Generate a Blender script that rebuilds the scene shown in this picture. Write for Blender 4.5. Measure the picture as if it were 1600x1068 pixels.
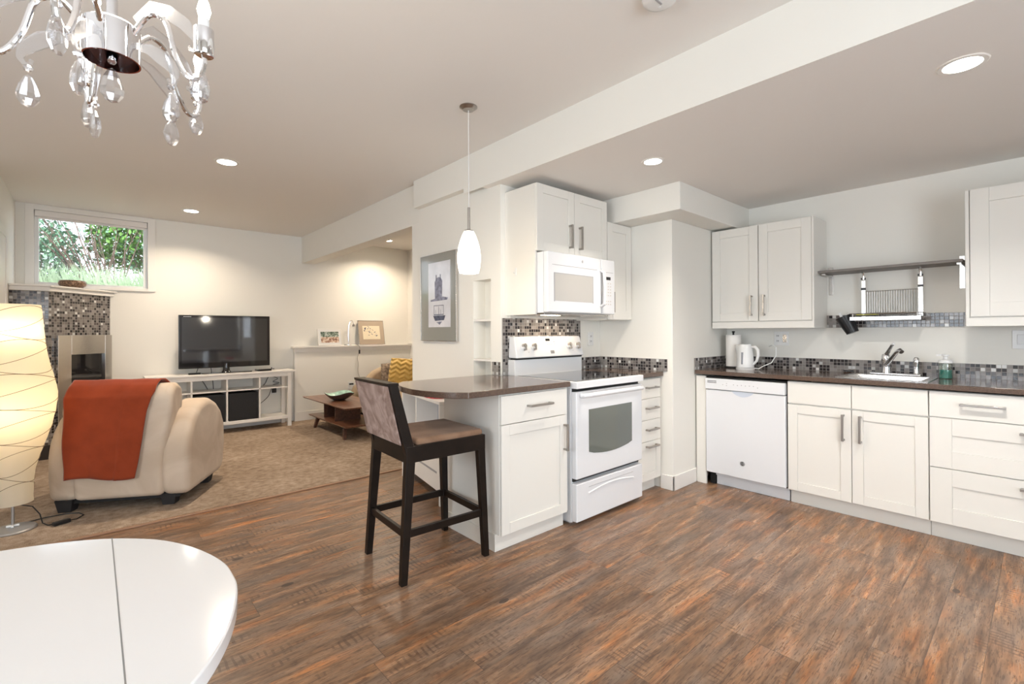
import bpy, bmesh, math, random
from mathutils import Vector, Matrix, noise
random.seed(7)
PI = math.pi
S = bpy.context.scene
for o in list(bpy.data.objects): bpy.data.objects.remove(o)
C = S.collection

# ------------------------------------------------------------------ camera
H = 1.26
FPX = 737.08
yaw, pit, rol = 0.7262034, 0.0046978, -0.0043436
F0 = Vector((math.sin(yaw), math.cos(yaw), 0)); R0 = Vector((math.cos(yaw), -math.sin(yaw), 0)); U0 = Vector((0, 0, 1))
F1 = F0*math.cos(pit) + U0*math.sin(pit); U1 = U0*math.cos(pit) - F0*math.sin(pit)
R2 = R0*math.cos(rol) + U1*math.sin(rol); U2 = U1*math.cos(rol) - R0*math.sin(rol)
cd = bpy.data.cameras.new('camera'); cam = bpy.data.objects.new('camera', cd); C.objects.link(cam)
cd.sensor_fit = 'HORIZONTAL'; cd.sensor_width = 36; cd.lens = FPX/1600*36
cd.shift_x = 0; cd.shift_y = -18.6/1600
cd.clip_start = 0.05; cd.clip_end = 200
mw_ = Matrix((( R2.x, U2.x, -F1.x, 0), (R2.y, U2.y, -F1.y, 0), (R2.z, U2.z, -F1.z, H), (0, 0, 0, 1)))
cam.matrix_world = mw_
S.camera = cam

# ------------------------------------------------------------------ world, light, exposure
S.view_settings.view_transform = 'Standard'; S.view_settings.look = 'None'
S.view_settings.gamma = 1; S.view_settings.exposure = 0.42
try: S.view_settings.use_curve_mapping = False
except Exception: pass
W = bpy.data.worlds.new('world'); S.world = W; W.use_nodes = True
wn = W.node_tree.nodes; wl = W.node_tree.links
bg = wn['Background']
bg.inputs[0].default_value = (0.80, 0.90, 1.0, 1); bg.inputs[1].default_value = 2.2

def area(name, loc, rot, sx, sy, power, col, shape='RECTANGLE', spread=PI):
    l = bpy.data.lights.new(name, 'AREA'); l.shape = shape; l.size = sx
    if shape in ('RECTANGLE', 'ELLIPSE'): l.size_y = sy
    l.energy = power; l.color = col; l.spread = spread
    o = bpy.data.objects.new(name, l); o.location = loc; o.rotation_euler = rot; C.objects.link(o); return o
sun = bpy.data.lights.new('sun', 'SUN'); sun.energy = 9.0; sun.color = (1, .96, .88); sun.angle = math.radians(1.5)
so = bpy.data.objects.new('sun', sun); so.rotation_euler = (math.radians(38), 0, math.radians(-25)); C.objects.link(so)
# daylight through the big glazed doors behind the camera
area('daylight_doors', (0.2, -2.6, 1.2), (math.radians(90), 0, 0), 3.0, 2.1, 95, (.86, .93, 1.0))
area('added_side_daylight', (-3.0, 1.2, 1.45), (0, math.radians(-90), 0), 1.3, 2.4, 48, (.86, .93, 1.0))  # fill lamp added outside an unseen side window to brighten the room
WARM = (1.0, .83, .64); WARM2 = (1.0, .90, .78)

# ------------------------------------------------------------------ node helpers
def new_mat(name):
    m = bpy.data.materials.new(name); m.use_nodes = True
    nt = m.node_tree; p = nt.nodes['Principled BSDF']; return m, nt, p
def P(name, col, rough=.5, metal=0, spec=.5, coat=0, trans=0, ior=1.45, emis=None, es=0, sheen=0, noise_amt=0, noise_scale=20, bump=0, bump_scale=200, bump_dist=.002, stretch=None):
    m, nt, p = new_mat(name)
    c = (*col, 1)
    p.inputs['Base Color'].default_value = c; p.inputs['Roughness'].default_value = rough
    p.inputs['Metallic'].default_value = metal; p.inputs['Specular IOR Level'].default_value = spec
    p.inputs['Coat Weight'].default_value = coat; p.inputs['Coat Roughness'].default_value = .08
    p.inputs['Transmission Weight'].default_value = trans; p.inputs['IOR'].default_value = ior
    if sheen: p.inputs['Sheen Weight'].default_value = sheen; p.inputs['Sheen Roughness'].default_value = .4
    if emis: p.inputs['Emission Color'].default_value = (*emis, 1); p.inputs['Emission Strength'].default_value = es
    tc = nt.nodes.new('ShaderNodeTexCoord'); vec = tc.outputs['Object']
    if stretch:
        mp = nt.nodes.new('ShaderNodeMapping'); nt.links.new(vec, mp.inputs[0]); mp.inputs['Scale'].default_value = stretch; vec = mp.outputs[0]
    if noise_amt:
        n = nt.nodes.new('ShaderNodeTexNoise'); n.inputs['Scale'].default_value = noise_scale; n.inputs['Detail'].default_value = 5
        nt.links.new(vec, n.inputs['Vector'])
        r = nt.nodes.new('ShaderNodeValToRGB'); r.color_ramp.elements[0].position = .3; r.color_ramp.elements[1].position = .7
        r.color_ramp.elements[0].color = (*[max(0, x*(1-noise_amt)) for x in col], 1)
        r.color_ramp.elements[1].color = (*[min(1, x*(1+noise_amt)) for x in col], 1)
        nt.links.new(n.outputs[0], r.inputs[0]); nt.links.new(r.outputs[0], p.inputs['Base Color'])
    if bump:
        n = nt.nodes.new('ShaderNodeTexNoise'); n.inputs['Scale'].default_value = bump_scale; n.inputs['Detail'].default_value = 3
        nt.links.new(vec, n.inputs['Vector'])
        b = nt.nodes.new('ShaderNodeBump'); b.inputs['Strength'].default_value = bump; b.inputs['Distance'].default_value = bump_dist
        nt.links.new(n.outputs[0], b.inputs['Height']); nt.links.new(b.outputs[0], p.inputs['Normal'])
    return m
def mth(nt, op, a, b=None, c=None):
    n = nt.nodes.new('ShaderNodeMath'); n.operation = op
    for i, v in enumerate((a, b, c)):
        if v is None: continue
        if isinstance(v, (int, float)): n.inputs[i].default_value = v
        else: nt.links.new(v, n.inputs[i])
    return n.outputs[0]
def ramp(nt, fac, stops, interp='LINEAR'):
    r = nt.nodes.new('ShaderNodeValToRGB'); cr = r.color_ramp; cr.interpolation = interp
    while len(cr.elements) < len(stops): cr.elements.new(.5)
    for e, (p, c) in zip(cr.elements, stops): e.position = p; e.color = (*c, 1)
    nt.links.new(fac, r.inputs[0]); return r.outputs[0]
def mixc(nt, fac, a, b, mode='MIX'):
    n = nt.nodes.new('ShaderNodeMix'); n.data_type = 'RGBA'; n.blend_type = mode
    for sock, v in ((n.inputs[0], fac), (n.inputs[6], a), (n.inputs[7], b)):
        if isinstance(v, (int, float)): sock.default_value = v
        elif isinstance(v, tuple): sock.default_value = (*v, 1)
        else: nt.links.new(v, sock)
    return n.outputs[2]
def comb(nt, x, y, z=0):
    n = nt.nodes.new('ShaderNodeCombineXYZ')
    for i, v in enumerate((x, y, z)):
        if isinstance(v, (int, float)): n.inputs[i].default_value = v
        else: nt.links.new(v, n.inputs[i])
    return n.outputs[0]
def sepxyz(nt):
    tc = nt.nodes.new('ShaderNodeTexCoord'); s = nt.nodes.new('ShaderNodeSeparateXYZ'); nt.links.new(tc.outputs['Object'], s.inputs[0]); return s.outputs
def noise3(nt, vec, scale, detail=4, rough=.55):
    n = nt.nodes.new('ShaderNodeTexNoise'); n.inputs['Scale'].default_value = scale; n.inputs['Detail'].default_value = detail
    n.inputs['Roughness'].default_value = rough; nt.links.new(vec, n.inputs['Vector']); return n.outputs[0]
def white(nt, vec):
    n = nt.nodes.new('ShaderNodeTexWhiteNoise'); n.noise_dimensions = '3D'; nt.links.new(vec, n.inputs['Vector']); return n.outputs[0]
def bumpn(nt, h, strength, dist, p):
    b = nt.nodes.new('ShaderNodeBump'); b.inputs['Strength'].default_value = strength; b.inputs['Distance'].default_value = dist
    nt.links.new(h, b.inputs['Height']); nt.links.new(b.outputs[0], p.inputs['Normal'])

def mat_planks():
    m, nt, p = new_mat('rustic_plank_laminate')
    x, y, z = sepxyz(nt)
    PW, PL = .155, 1.25
    rowf = mth(nt, 'DIVIDE', y, PW); row = mth(nt, 'FLOOR', rowf)
    off = white(nt, comb(nt, row, 3.3, 1.7))
    colf = mth(nt, 'ADD', mth(nt, 'DIVIDE', x, PL), mth(nt, 'MULTIPLY', off, 7.0)); col = mth(nt, 'FLOOR', colf)
    pid = white(nt, comb(nt, row, col, 9.1)); pid2 = white(nt, comb(nt, col, row, 4.4))
    # grain running along x, different on each plank
    gv = comb(nt, mth(nt, 'ADD', mth(nt, 'MULTIPLY', x, 2.3), mth(nt, 'MULTIPLY', pid, 50)), mth(nt, 'MULTIPLY', y, 24), mth(nt, 'MULTIPLY', pid2, 30))
    g = noise3(nt, gv, 1.5, 9, .68)
    big = noise3(nt, comb(nt, mth(nt, 'ADD', mth(nt, 'MULTIPLY', x, 1.5), mth(nt, 'MULTIPLY', pid, 20)), mth(nt, 'MULTIPLY', y, 7), mth(nt, 'MULTIPLY', pid2, 12)), 1.9, 3, .6)
    fine = noise3(nt, comb(nt, mth(nt, 'MULTIPLY', x, 9), mth(nt, 'MULTIPLY', y, 90), pid), 2.2, 3, .6)
    base = ramp(nt, g, [(.28, (.060, .038, .026)), (.42, (.135, .088, .060)), (.52, (.195, .132, .092)), (.66, (.29, .205, .148))])
    hue = ramp(nt, big, [(.32, (.60, .59, .60)), (.45, (.86, .83, .80)), (.55, (1.08, .98, .86)), (.68, (1.42, .98, .62))])
    c = mixc(nt, 1.0, base, hue, 'MULTIPLY')
    c = mixc(nt, 1.0, c, ramp(nt, pid2, [(0, (.80, .80, .82)), (.5, (1.05, 1.02, 1.0)), (1, (1.35, 1.30, 1.26))]), 'MULTIPLY')
    grey = ramp(nt, noise3(nt, comb(nt, mth(nt, 'MULTIPLY', x, 1.3), mth(nt, 'MULTIPLY', y, 4), mth(nt, 'MULTIPLY', pid, 8)), 2.2, 3), [(.45, (0, 0, 0)), (.64, (.50, .50, .50))])
    c = mixc(nt, grey, c, (.20, .165, .145))
    c = mixc(nt, mth(nt, 'MULTIPLY', mth(nt, 'GREATER_THAN', fine, .57), .55), c, (.04, .02, .015))
    # saw marks across the grain in patches
    w = nt.nodes.new('ShaderNodeTexWave'); w.wave_type = 'BANDS'; w.bands_direction = 'X'; w.inputs['Scale'].default_value = 12; w.inputs['Distortion'].default_value = 3.5; w.inputs['Detail'].default_value = 2
    nt.links.new(comb(nt, x, mth(nt, 'MULTIPLY', y, .5), pid), w.inputs['Vector'])
    msk = ramp(nt, noise3(nt, comb(nt, mth(nt, 'MULTIPLY', x, 2.5), mth(nt, 'MULTIPLY', y, 7), pid2), 1.7, 2), [(.56, (0, 0, 0)), (.66, (1, 1, 1))])
    saw = mth(nt, 'MULTIPLY', mth(nt, 'GREATER_THAN', w.outputs[1], .72), mth(nt, 'MULTIPLY', msk, .60))
    c = mixc(nt, saw, c, (.06, .035, .025))
    # knots
    v = nt.nodes.new('ShaderNodeTexVoronoi'); v.inputs['Scale'].default_value = 2.3
    nt.links.new(comb(nt, mth(nt, 'MULTIPLY', x, .8), mth(nt, 'MULTIPLY', y, 1.6), 0), v.inputs['Vector'])
    kn = mth(nt, 'LESS_THAN', v.outputs['Distance'], .055)
    c = mixc(nt, 1, c, (1.20, 1.10, .98), 'MULTIPLY')
    c = mixc(nt, mth(nt, 'MULTIPLY', kn, .8), c, (.03, .017, .012))
    # joints
    fr = mth(nt, 'FRACT', rowf); fc = mth(nt, 'FRACT', colf)
    j = mth(nt, 'MAXIMUM', mth(nt, 'LESS_THAN', fr, .014), mth(nt, 'LESS_THAN', fc, .0022))
    c = mixc(nt, mth(nt, 'MULTIPLY', j, .6), c, (.03, .02, .015))
    nt.links.new(c, p.inputs['Base Color'])
    nt.links.new(ramp(nt, g, [(.3, (.36,)*3), (.7, (.24,)*3)]), p.inputs['Roughness'])
    p.inputs['Specular IOR Level'].default_value = .38
    bumpn(nt, mth(nt, 'SUBTRACT', mth(nt, 'MULTIPLY', fine, .5), mth(nt, 'ADD', j, saw)), .18, .0015, p)
    return m
def mat_mosaic(name, pitch, stops, grout=(.27, .25, .235), rough=.12, vertical='z'):
    m, nt, p = new_mat(name)
    x, y, z = sepxyz(nt)
    u = mth(nt, 'DIVIDE', x, pitch); v = mth(nt, 'DIVIDE', z, pitch)
    cu = mth(nt, 'FLOOR', u); cv = mth(nt, 'FLOOR', v)
    w = white(nt, comb(nt, cu, cv, 2.0)); w2 = white(nt, comb(nt, cv, cu, 5.5))
    c = ramp(nt, w, stops, 'CONSTANT')
    c = mixc(nt, 1, c, ramp(nt, w2, [(0, (.8, .8, .8)), (1, (1.2, 1.2, 1.2))]), 'MULTIPLY')
    fu = mth(nt, 'ABSOLUTE', mth(nt, 'SUBTRACT', mth(nt, 'FRACT', u), .5)); fv = mth(nt, 'ABSOLUTE', mth(nt, 'SUBTRACT', mth(nt, 'FRACT', v), .5))
    g = mth(nt, 'GREATER_THAN', mth(nt, 'MAXIMUM', fu, fv), .435)
    nt.links.new(mixc(nt, g, c, grout), p.inputs['Base Color'])
    nt.links.new(mth(nt, 'ADD', mth(nt, 'MULTIPLY', g, .6), rough), p.inputs['Roughness'])
    bumpn(nt, mth(nt, 'SUBTRACT', 1, mth(nt, 'MAXIMUM', g, mth(nt, 'MULTIPLY', w2, .25))), .5, .0015, p)
    return m
def mat_suede(name, c1, c2, sc=5, dist=2.2, lo=.38, hi=.64):
    m, nt, p = new_mat(name)
    tc = nt.nodes.new('ShaderNodeTexCoord')
    n = nt.nodes.new('ShaderNodeTexNoise'); n.inputs['Scale'].default_value = sc; n.inputs['Detail'].default_value = 6; n.inputs['Distortion'].default_value = dist
    nt.links.new(tc.outputs['Object'], n.inputs['Vector'])
    c = ramp(nt, n.outputs[0], [(lo, c1), (hi, c2)])
    nt.links.new(c, p.inputs['Base Color']); p.inputs['Roughness'].default_value = .9; p.inputs['Specular IOR Level'].default_value = .15
    p.inputs['Sheen Weight'].default_value = .12; p.inputs['Sheen Roughness'].default_value = .5
    bumpn(nt, noise3(nt, tc.outputs['Object'], 300, 3), .25, .002, p)
    return m
def mat_wood(name, c1, c2, sc=(2, 30, 30), rough=.35, coat=0):
    m, nt, p = new_mat(name)
    tc = nt.nodes.new('ShaderNodeTexCoord'); mp = nt.nodes.new('ShaderNodeMapping'); mp.inputs['Scale'].default_value = sc
    nt.links.new(tc.outputs['Object'], mp.inputs[0])
    g = noise3(nt, mp.outputs[0], 1.5, 6, .6)
    nt.links.new(ramp(nt, g, [(.33, c1), (.68, c2)]), p.inputs['Base Color']); p.inputs['Roughness'].default_value = rough
    p.inputs['Coat Weight'].default_value = coat; p.inputs['Coat Roughness'].default_value = .1
    return m
def mat_carpet():
    m, nt, p = new_mat('beige_carpet')
    tc = nt.nodes.new('ShaderNodeTexCoord'); v = tc.outputs['Object']
    a = noise3(nt, v, 260, 2); b = noise3(nt, v, 1.6, 4); d = noise3(nt, v, 22, 3)
    c = ramp(nt, mth(nt, 'ADD', mth(nt, 'MULTIPLY', a, .65), mth(nt, 'MULTIPLY', d, .35)), [(.36, (.19, .130, .090)), (.5, (.385, .295, .220)), (.64, (.56, .455, .36))])
    c = mixc(nt, 1, c, ramp(nt, b, [(.35, (.82, .80, .78)), (.65, (1.08, 1.08, 1.08))]), 'MULTIPLY')
    nt.links.new(c, p.inputs['Base Color']); p.inputs['Roughness'].default_value = 1; p.inputs['Specular IOR Level'].default_value = .1
    bumpn(nt, mth(nt, 'ADD', a, mth(nt, 'MULTIPLY', d, .5)), .9, .008, p)
    return m
def mat_pane():
    m = bpy.data.materials.new('window_glass'); m.use_nodes = True; nt = m.node_tree; nt.nodes.clear()
    o = nt.nodes.new('ShaderNodeOutputMaterial'); t = nt.nodes.new('ShaderNodeBsdfTransparent'); g = nt.nodes.new('ShaderNodeBsdfGlossy'); g.inputs['Roughness'].default_value = 0
    mx = nt.nodes.new('ShaderNodeMixShader'); mx.inputs[0].default_value = .05
    nt.links.new(t.outputs[0], mx.inputs[1]); nt.links.new(g.outputs[0], mx.inputs[2]); nt.links.new(mx.outputs[0], o.inputs[0]); return m
def mat_clear(name, tint=(1, 1, 1), gl=.18, rough=.02):
    m = bpy.data.materials.new(name); m.use_nodes = True; nt = m.node_tree; nt.nodes.clear()
    o = nt.nodes.new('ShaderNodeOutputMaterial'); t = nt.nodes.new('ShaderNodeBsdfTransparent'); t.inputs[0].default_value = (*tint, 1)
    g = nt.nodes.new('ShaderNodeBsdfGlossy'); g.inputs['Roughness'].default_value = rough
    lw = nt.nodes.new('ShaderNodeLayerWeight'); lw.inputs[0].default_value = .35
    f = mth(nt, 'ADD', mth(nt, 'MULTIPLY', lw.outputs['Facing'], .6), gl)
    mx = nt.nodes.new('ShaderNodeMixShader'); nt.links.new(f, mx.inputs[0])
    nt.links.new(t.outputs[0], mx.inputs[1]); nt.links.new(g.outputs[0], mx.inputs[2]); nt.links.new(mx.outputs[0], o.inputs[0]); return m
def mat_paper():
    m, nt, p = new_mat('rice_paper_shade')
    x, y, z = sepxyz(nt)
    tr = nt.nodes.new('ShaderNodeBsdfTranslucent'); tr.inputs[0].default_value = (.98, .90, .72, 1)
    p.inputs['Base Color'].default_value = (.86, .80, .68, 1); p.inputs['Roughness'].default_value = .8
    mx = nt.nodes.new('ShaderNodeMixShader'); mx.inputs[0].default_value = .62
    out = nt.nodes['Material Output']
    nt.links.new(p.outputs[0], mx.inputs[1]); nt.links.new(tr.outputs[0], mx.inputs[2]); nt.links.new(mx.outputs[0], out.inputs[0])
    tc = nt.nodes.new('ShaderNodeTexCoord')
    bumpn(nt, noise3(nt, tc.outputs['Object'], 25, 5), .5, .004, p)
    return m

M = {}
M['wall'] = P('warm_white_wall_paint', (.80, .782, .728), .6, bump=.05, bump_scale=150)
M['ceil'] = P('white_ceiling_paint', (.80, .772, .735), .8, bump=.05, bump_scale=120)
M['trim'] = P('white_trim_paint', (.80, .775, .735), .35)
M['cab'] = P('off_white_cabinet_lacquer', (.765, .745, .695), .32)
M['cabw'] = P('white_cabinet_interior', (.76, .75, .73), .45)
M['appl'] = P('white_appliance_enamel', (.74, .75, .77), .20, coat=.2)
M['applm'] = P('white_moulded_plastic', (.72, .72, .72), .3)
M['floor'] = mat_planks()
M['carpet'] = mat_carpet()
MS = [(0, (.018, .015, .017)), (.32, (.085, .072, .070)), (.40, (.19, .17, .16)), (.66, (.25, .235, .225)), (.90, (.045, .040, .045)), (.94, (.58, .58, .57))]
M['tile'] = mat_mosaic('glass_mosaic_small', .0245, MS)
M['tilef'] = mat_mosaic('glass_mosaic_fireplace', .0275, MS)
M['counter'] = P('dark_brown_laminate', (.105, .068, .050), .14, coat=.2, noise_amt=.45, noise_scale=220)
M['steel'] = P('brushed_steel', (.60, .575, .55), .20, 1, bump=.05, bump_scale=40, stretch=(1, 1, 30))
M['shelfsteel'] = P('dull_grey_shelf_steel', (.20, .18, .165), .5, .5)
M['nickel'] = P('brushed_nickel', (.40, .375, .35), .3, 1)
M['chrome'] = P('polished_chrome', (.80, .80, .82), .06, 1)
M['black'] = P('black_plastic', (.012, .012, .013), .3)
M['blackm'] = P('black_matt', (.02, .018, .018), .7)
M['blackg'] = P('black_glass', (.012, .011, .012), .04, coat=.5)
M['screen'] = P('tv_screen_glass', (.02, .022, .028), .05, spec=1.0, coat=.8)
M['dark'] = P('shadow_gap_black', (.01, .01, .01), .6)
M['ovenglass'] = P('tinted_oven_glass', (.10, .115, .10), .05, spec=.9, coat=.6)
M['mwglass'] = P('grey_screened_microwave_window', (.50, .485, .46), .18, coat=.3, noise_amt=.06, noise_scale=900)
M['stoolwood'] = P('espresso_wood', (.011, .007, .005), .38, spec=.3, noise_amt=.3, noise_scale=12)
M['stoolfab'] = mat_suede('stool_back_suede', (.25, .165, .135), (.44, .325, .28), 7, 2.5)
M['stoolseat'] = mat_suede('stool_seat_suede', (.20, .115, .070), (.34, .215, .14), 3, 1.5)
M['suede'] = mat_suede('beige_microsuede', (.47, .365, .27), (.64, .53, .42), 3.0, 1.0, .3, .7)
M['sofafab'] = mat_suede('tan_sofa_fabric', (.34, .25, .16), (.48, .37, .26), 4, 1)
M['throw'] = P('rust_fleece_throw', (.25, .044, .016), .95, spec=.1, sheen=.3, noise_amt=.1, noise_scale=9, bump=.3, bump_scale=350)
M['glosswhite'] = P('gloss_white_laminate', (.82, .82, .83), .12, coat=.4)
M['hemnes'] = P('white_stained_wood', (.82, .79, .75), .35)
M['seam'] = P('seam_grey', (.25, .25, .25), .6)
M['walnut'] = mat_wood('walnut_wood', (.11, .042, .022), (.27, .125, .07), (30, 2, 30), .3, .2)
M['walnutd'] = mat_wood('dark_walnut_wood', (.05, .022, .014), (.12, .05, .03), (30, 3, 30), .4)
M['basket'] = P('black_woven_basket', (.012, .012, .013), .6, bump=.8, bump_scale=90, bump_dist=.006)
M['yellow'] = P('mustard_knit', (.62, .40, .10), .9, sheen=.3)
def mat_chevron():
    m, nt, p = new_mat('mustard_chevron_knit')
    p.inputs['Base Color'].default_value = (.62, .40, .10, 1); p.inputs['Roughness'].default_value = .9; p.inputs['Sheen Weight'].default_value = .3
    x, y, z = sepxyz(nt)
    zig = mth(nt, 'ABSOLUTE', mth(nt, 'SUBTRACT', mth(nt, 'FRACT', mth(nt, 'ADD', mth(nt, 'MULTIPLY', x, 7.5), .3)), .5))
    h = mth(nt, 'SINE', mth(nt, 'MULTIPLY', mth(nt, 'ADD', mth(nt, 'MULTIPLY', z, 14.5), mth(nt, 'MULTIPLY', zig, 1.1)), 6.2832))
    tc = nt.nodes.new('ShaderNodeTexCoord')
    bumpn(nt, mth(nt, 'ADD', h, mth(nt, 'MULTIPLY', noise3(nt, tc.outputs['Object'], 120, 2), .5)), 1.0, .010, p)
    return m
M['chevron'] = mat_chevron()
M['pattern'] = P('brown_tapestry_fabric', (.26, .20, .15), .9, noise_amt=.6, noise_scale=30, bump=.4, bump_scale=60)
M['paper'] = mat_paper()
M['cordstring'] = P('shade_wire', (.22, .15, .08), .8)
M['pane'] = mat_pane()
M['crystal'] = mat_clear('cut_crystal', (.96, .96, .98), .22)
M['acryl'] = mat_clear('clear_acrylic', (.95, .95, .96), .16, .15)
M['opal'] = P('opal_glass', (.95, .93, .88), .25, emis=(1.0, .93, .80), es=1.6)
M['led'] = P('downlight_lens', (1, 1, 1), .4, emis=(1.0, .95, .86), es=14)
M['bulb'] = P('lit_bulb', (1, 1, 1), .4, emis=(1.0, .80, .52), es=8)
M['cbulb'] = P('lit_candle_bulb', (1, 1, 1), .4, emis=(1.0, .90, .76), es=14)
M['teal'] = P('teal_liquid_soap', (.06, .30, .27), .12, coat=.5)
M['clearp'] = mat_clear('clear_plastic', (.80, .86, .80), .12)
M['whitep'] = P('white_plastic', (.78, .78, .77), .25)
M['papert'] = P('paper_towel', (.86, .83, .79), .95, bump=.4, bump_scale=60)
M['greyp'] = P('grey_clear_gauge', (.26, .26, .28), .15)
M['mat_grey'] = P('grey_mount_board', (.30, .30, .27), .08, coat=.5)
M['print'] = P('pale_print_paper', (.68, .68, .72), .2, coat=.5, noise_amt=.10, noise_scale=7)
M['ink'] = P('grey_blue_ink_wash', (.25, .26, .34), .5, noise_amt=.4, noise_scale=30)
M['inkd'] = P('dark_ink_wash', (.09, .10, .15), .5, noise_amt=.5, noise_scale=30)
M['matbeige'] = P('taupe_mount_board', (.42, .34, .26), .5)
M['cream'] = P('cream_paper', (.74, .66, .50), .5)
M['glaze'] = P('pale_green_glaze', (.42, .62, .52), .12, coat=.6, noise_amt=.25, noise_scale=25)
M['bronze'] = P('dark_bowl_glaze', (.06, .04, .035), .25)
M['wicker'] = P('speckled_brown_bowl', (.22, .13, .08), .4, noise_amt=.8, noise_scale=60)
M['silver'] = P('satin_silver_paint', (.42, .41, .40), .35, .7)
M['red'] = P('red_and_white_cloth', (.68, .06, .08), .8, noise_amt=.6, noise_scale=50)
M['redl'] = P('pale_pink_wrapping', (.85, .60, .62), .7)
M['lime'] = P('lime_dish_cloth', (.50, .50, .06), .8, noise_amt=.3, noise_scale=80)
M['blind'] = P('taupe_blind_fabric', (.80, .76, .73), .7)
M['bluegrey'] = P('blue_grey_panel', (.50, .54, .60), .5)
M['leaf'] = P('green_leaves', (.10, .22, .05), .5, noise_amt=.5, noise_scale=3)
M['leaf2'] = P('blue_green_leaves', (.16, .30, .20), .5, noise_amt=.5, noise_scale=3)
M['grass'] = P('pale_grass_blades', (.30, .42, .28), .6, noise_amt=.4, noise_scale=2)
M['bark'] = P('bare_grey_bark', (.12, .085, .07), .9, noise_amt=.3, noise_scale=10)
M['soil'] = P('garden_soil', (.22, .20, .16), 1, noise_amt=.3, noise_scale=5)
M['darkbrown'] = P('dark_slate_hearth', (.035, .025, .02), .3)
M['ink_black'] = P('printed_black', (.02, .02, .02), .5)
M['ink_grey'] = P('printed_grey', (.35, .35, .36), .5)
M['lettering'] = P('silver_lettering', (.75, .75, .77), .3, .4)

def mat_photo():
    m, nt, p = new_mat('framed_landscape_print')
    x, y, z = sepxyz(nt)
    tc = nt.nodes.new('ShaderNodeTexCoord')
    n = noise3(nt, tc.outputs['Object'], 28, 6, .7)
    up = ramp(nt, n, [(.38, (.03, .05, .04)), (.5, (.14, .20, .15)), (.62, (.65, .68, .66))])
    dn = ramp(nt, n, [(.38, (.10, .03, .03)), (.5, (.55, .36, .26)), (.62, (.80, .74, .66))])
    nt.links.new(mixc(nt, mth(nt, 'GREATER_THAN', z, .085), dn, up), p.inputs['Base Color']); p.inputs['Roughness'].default_value = .3
    return m
M['photo'] = mat_photo()

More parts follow.
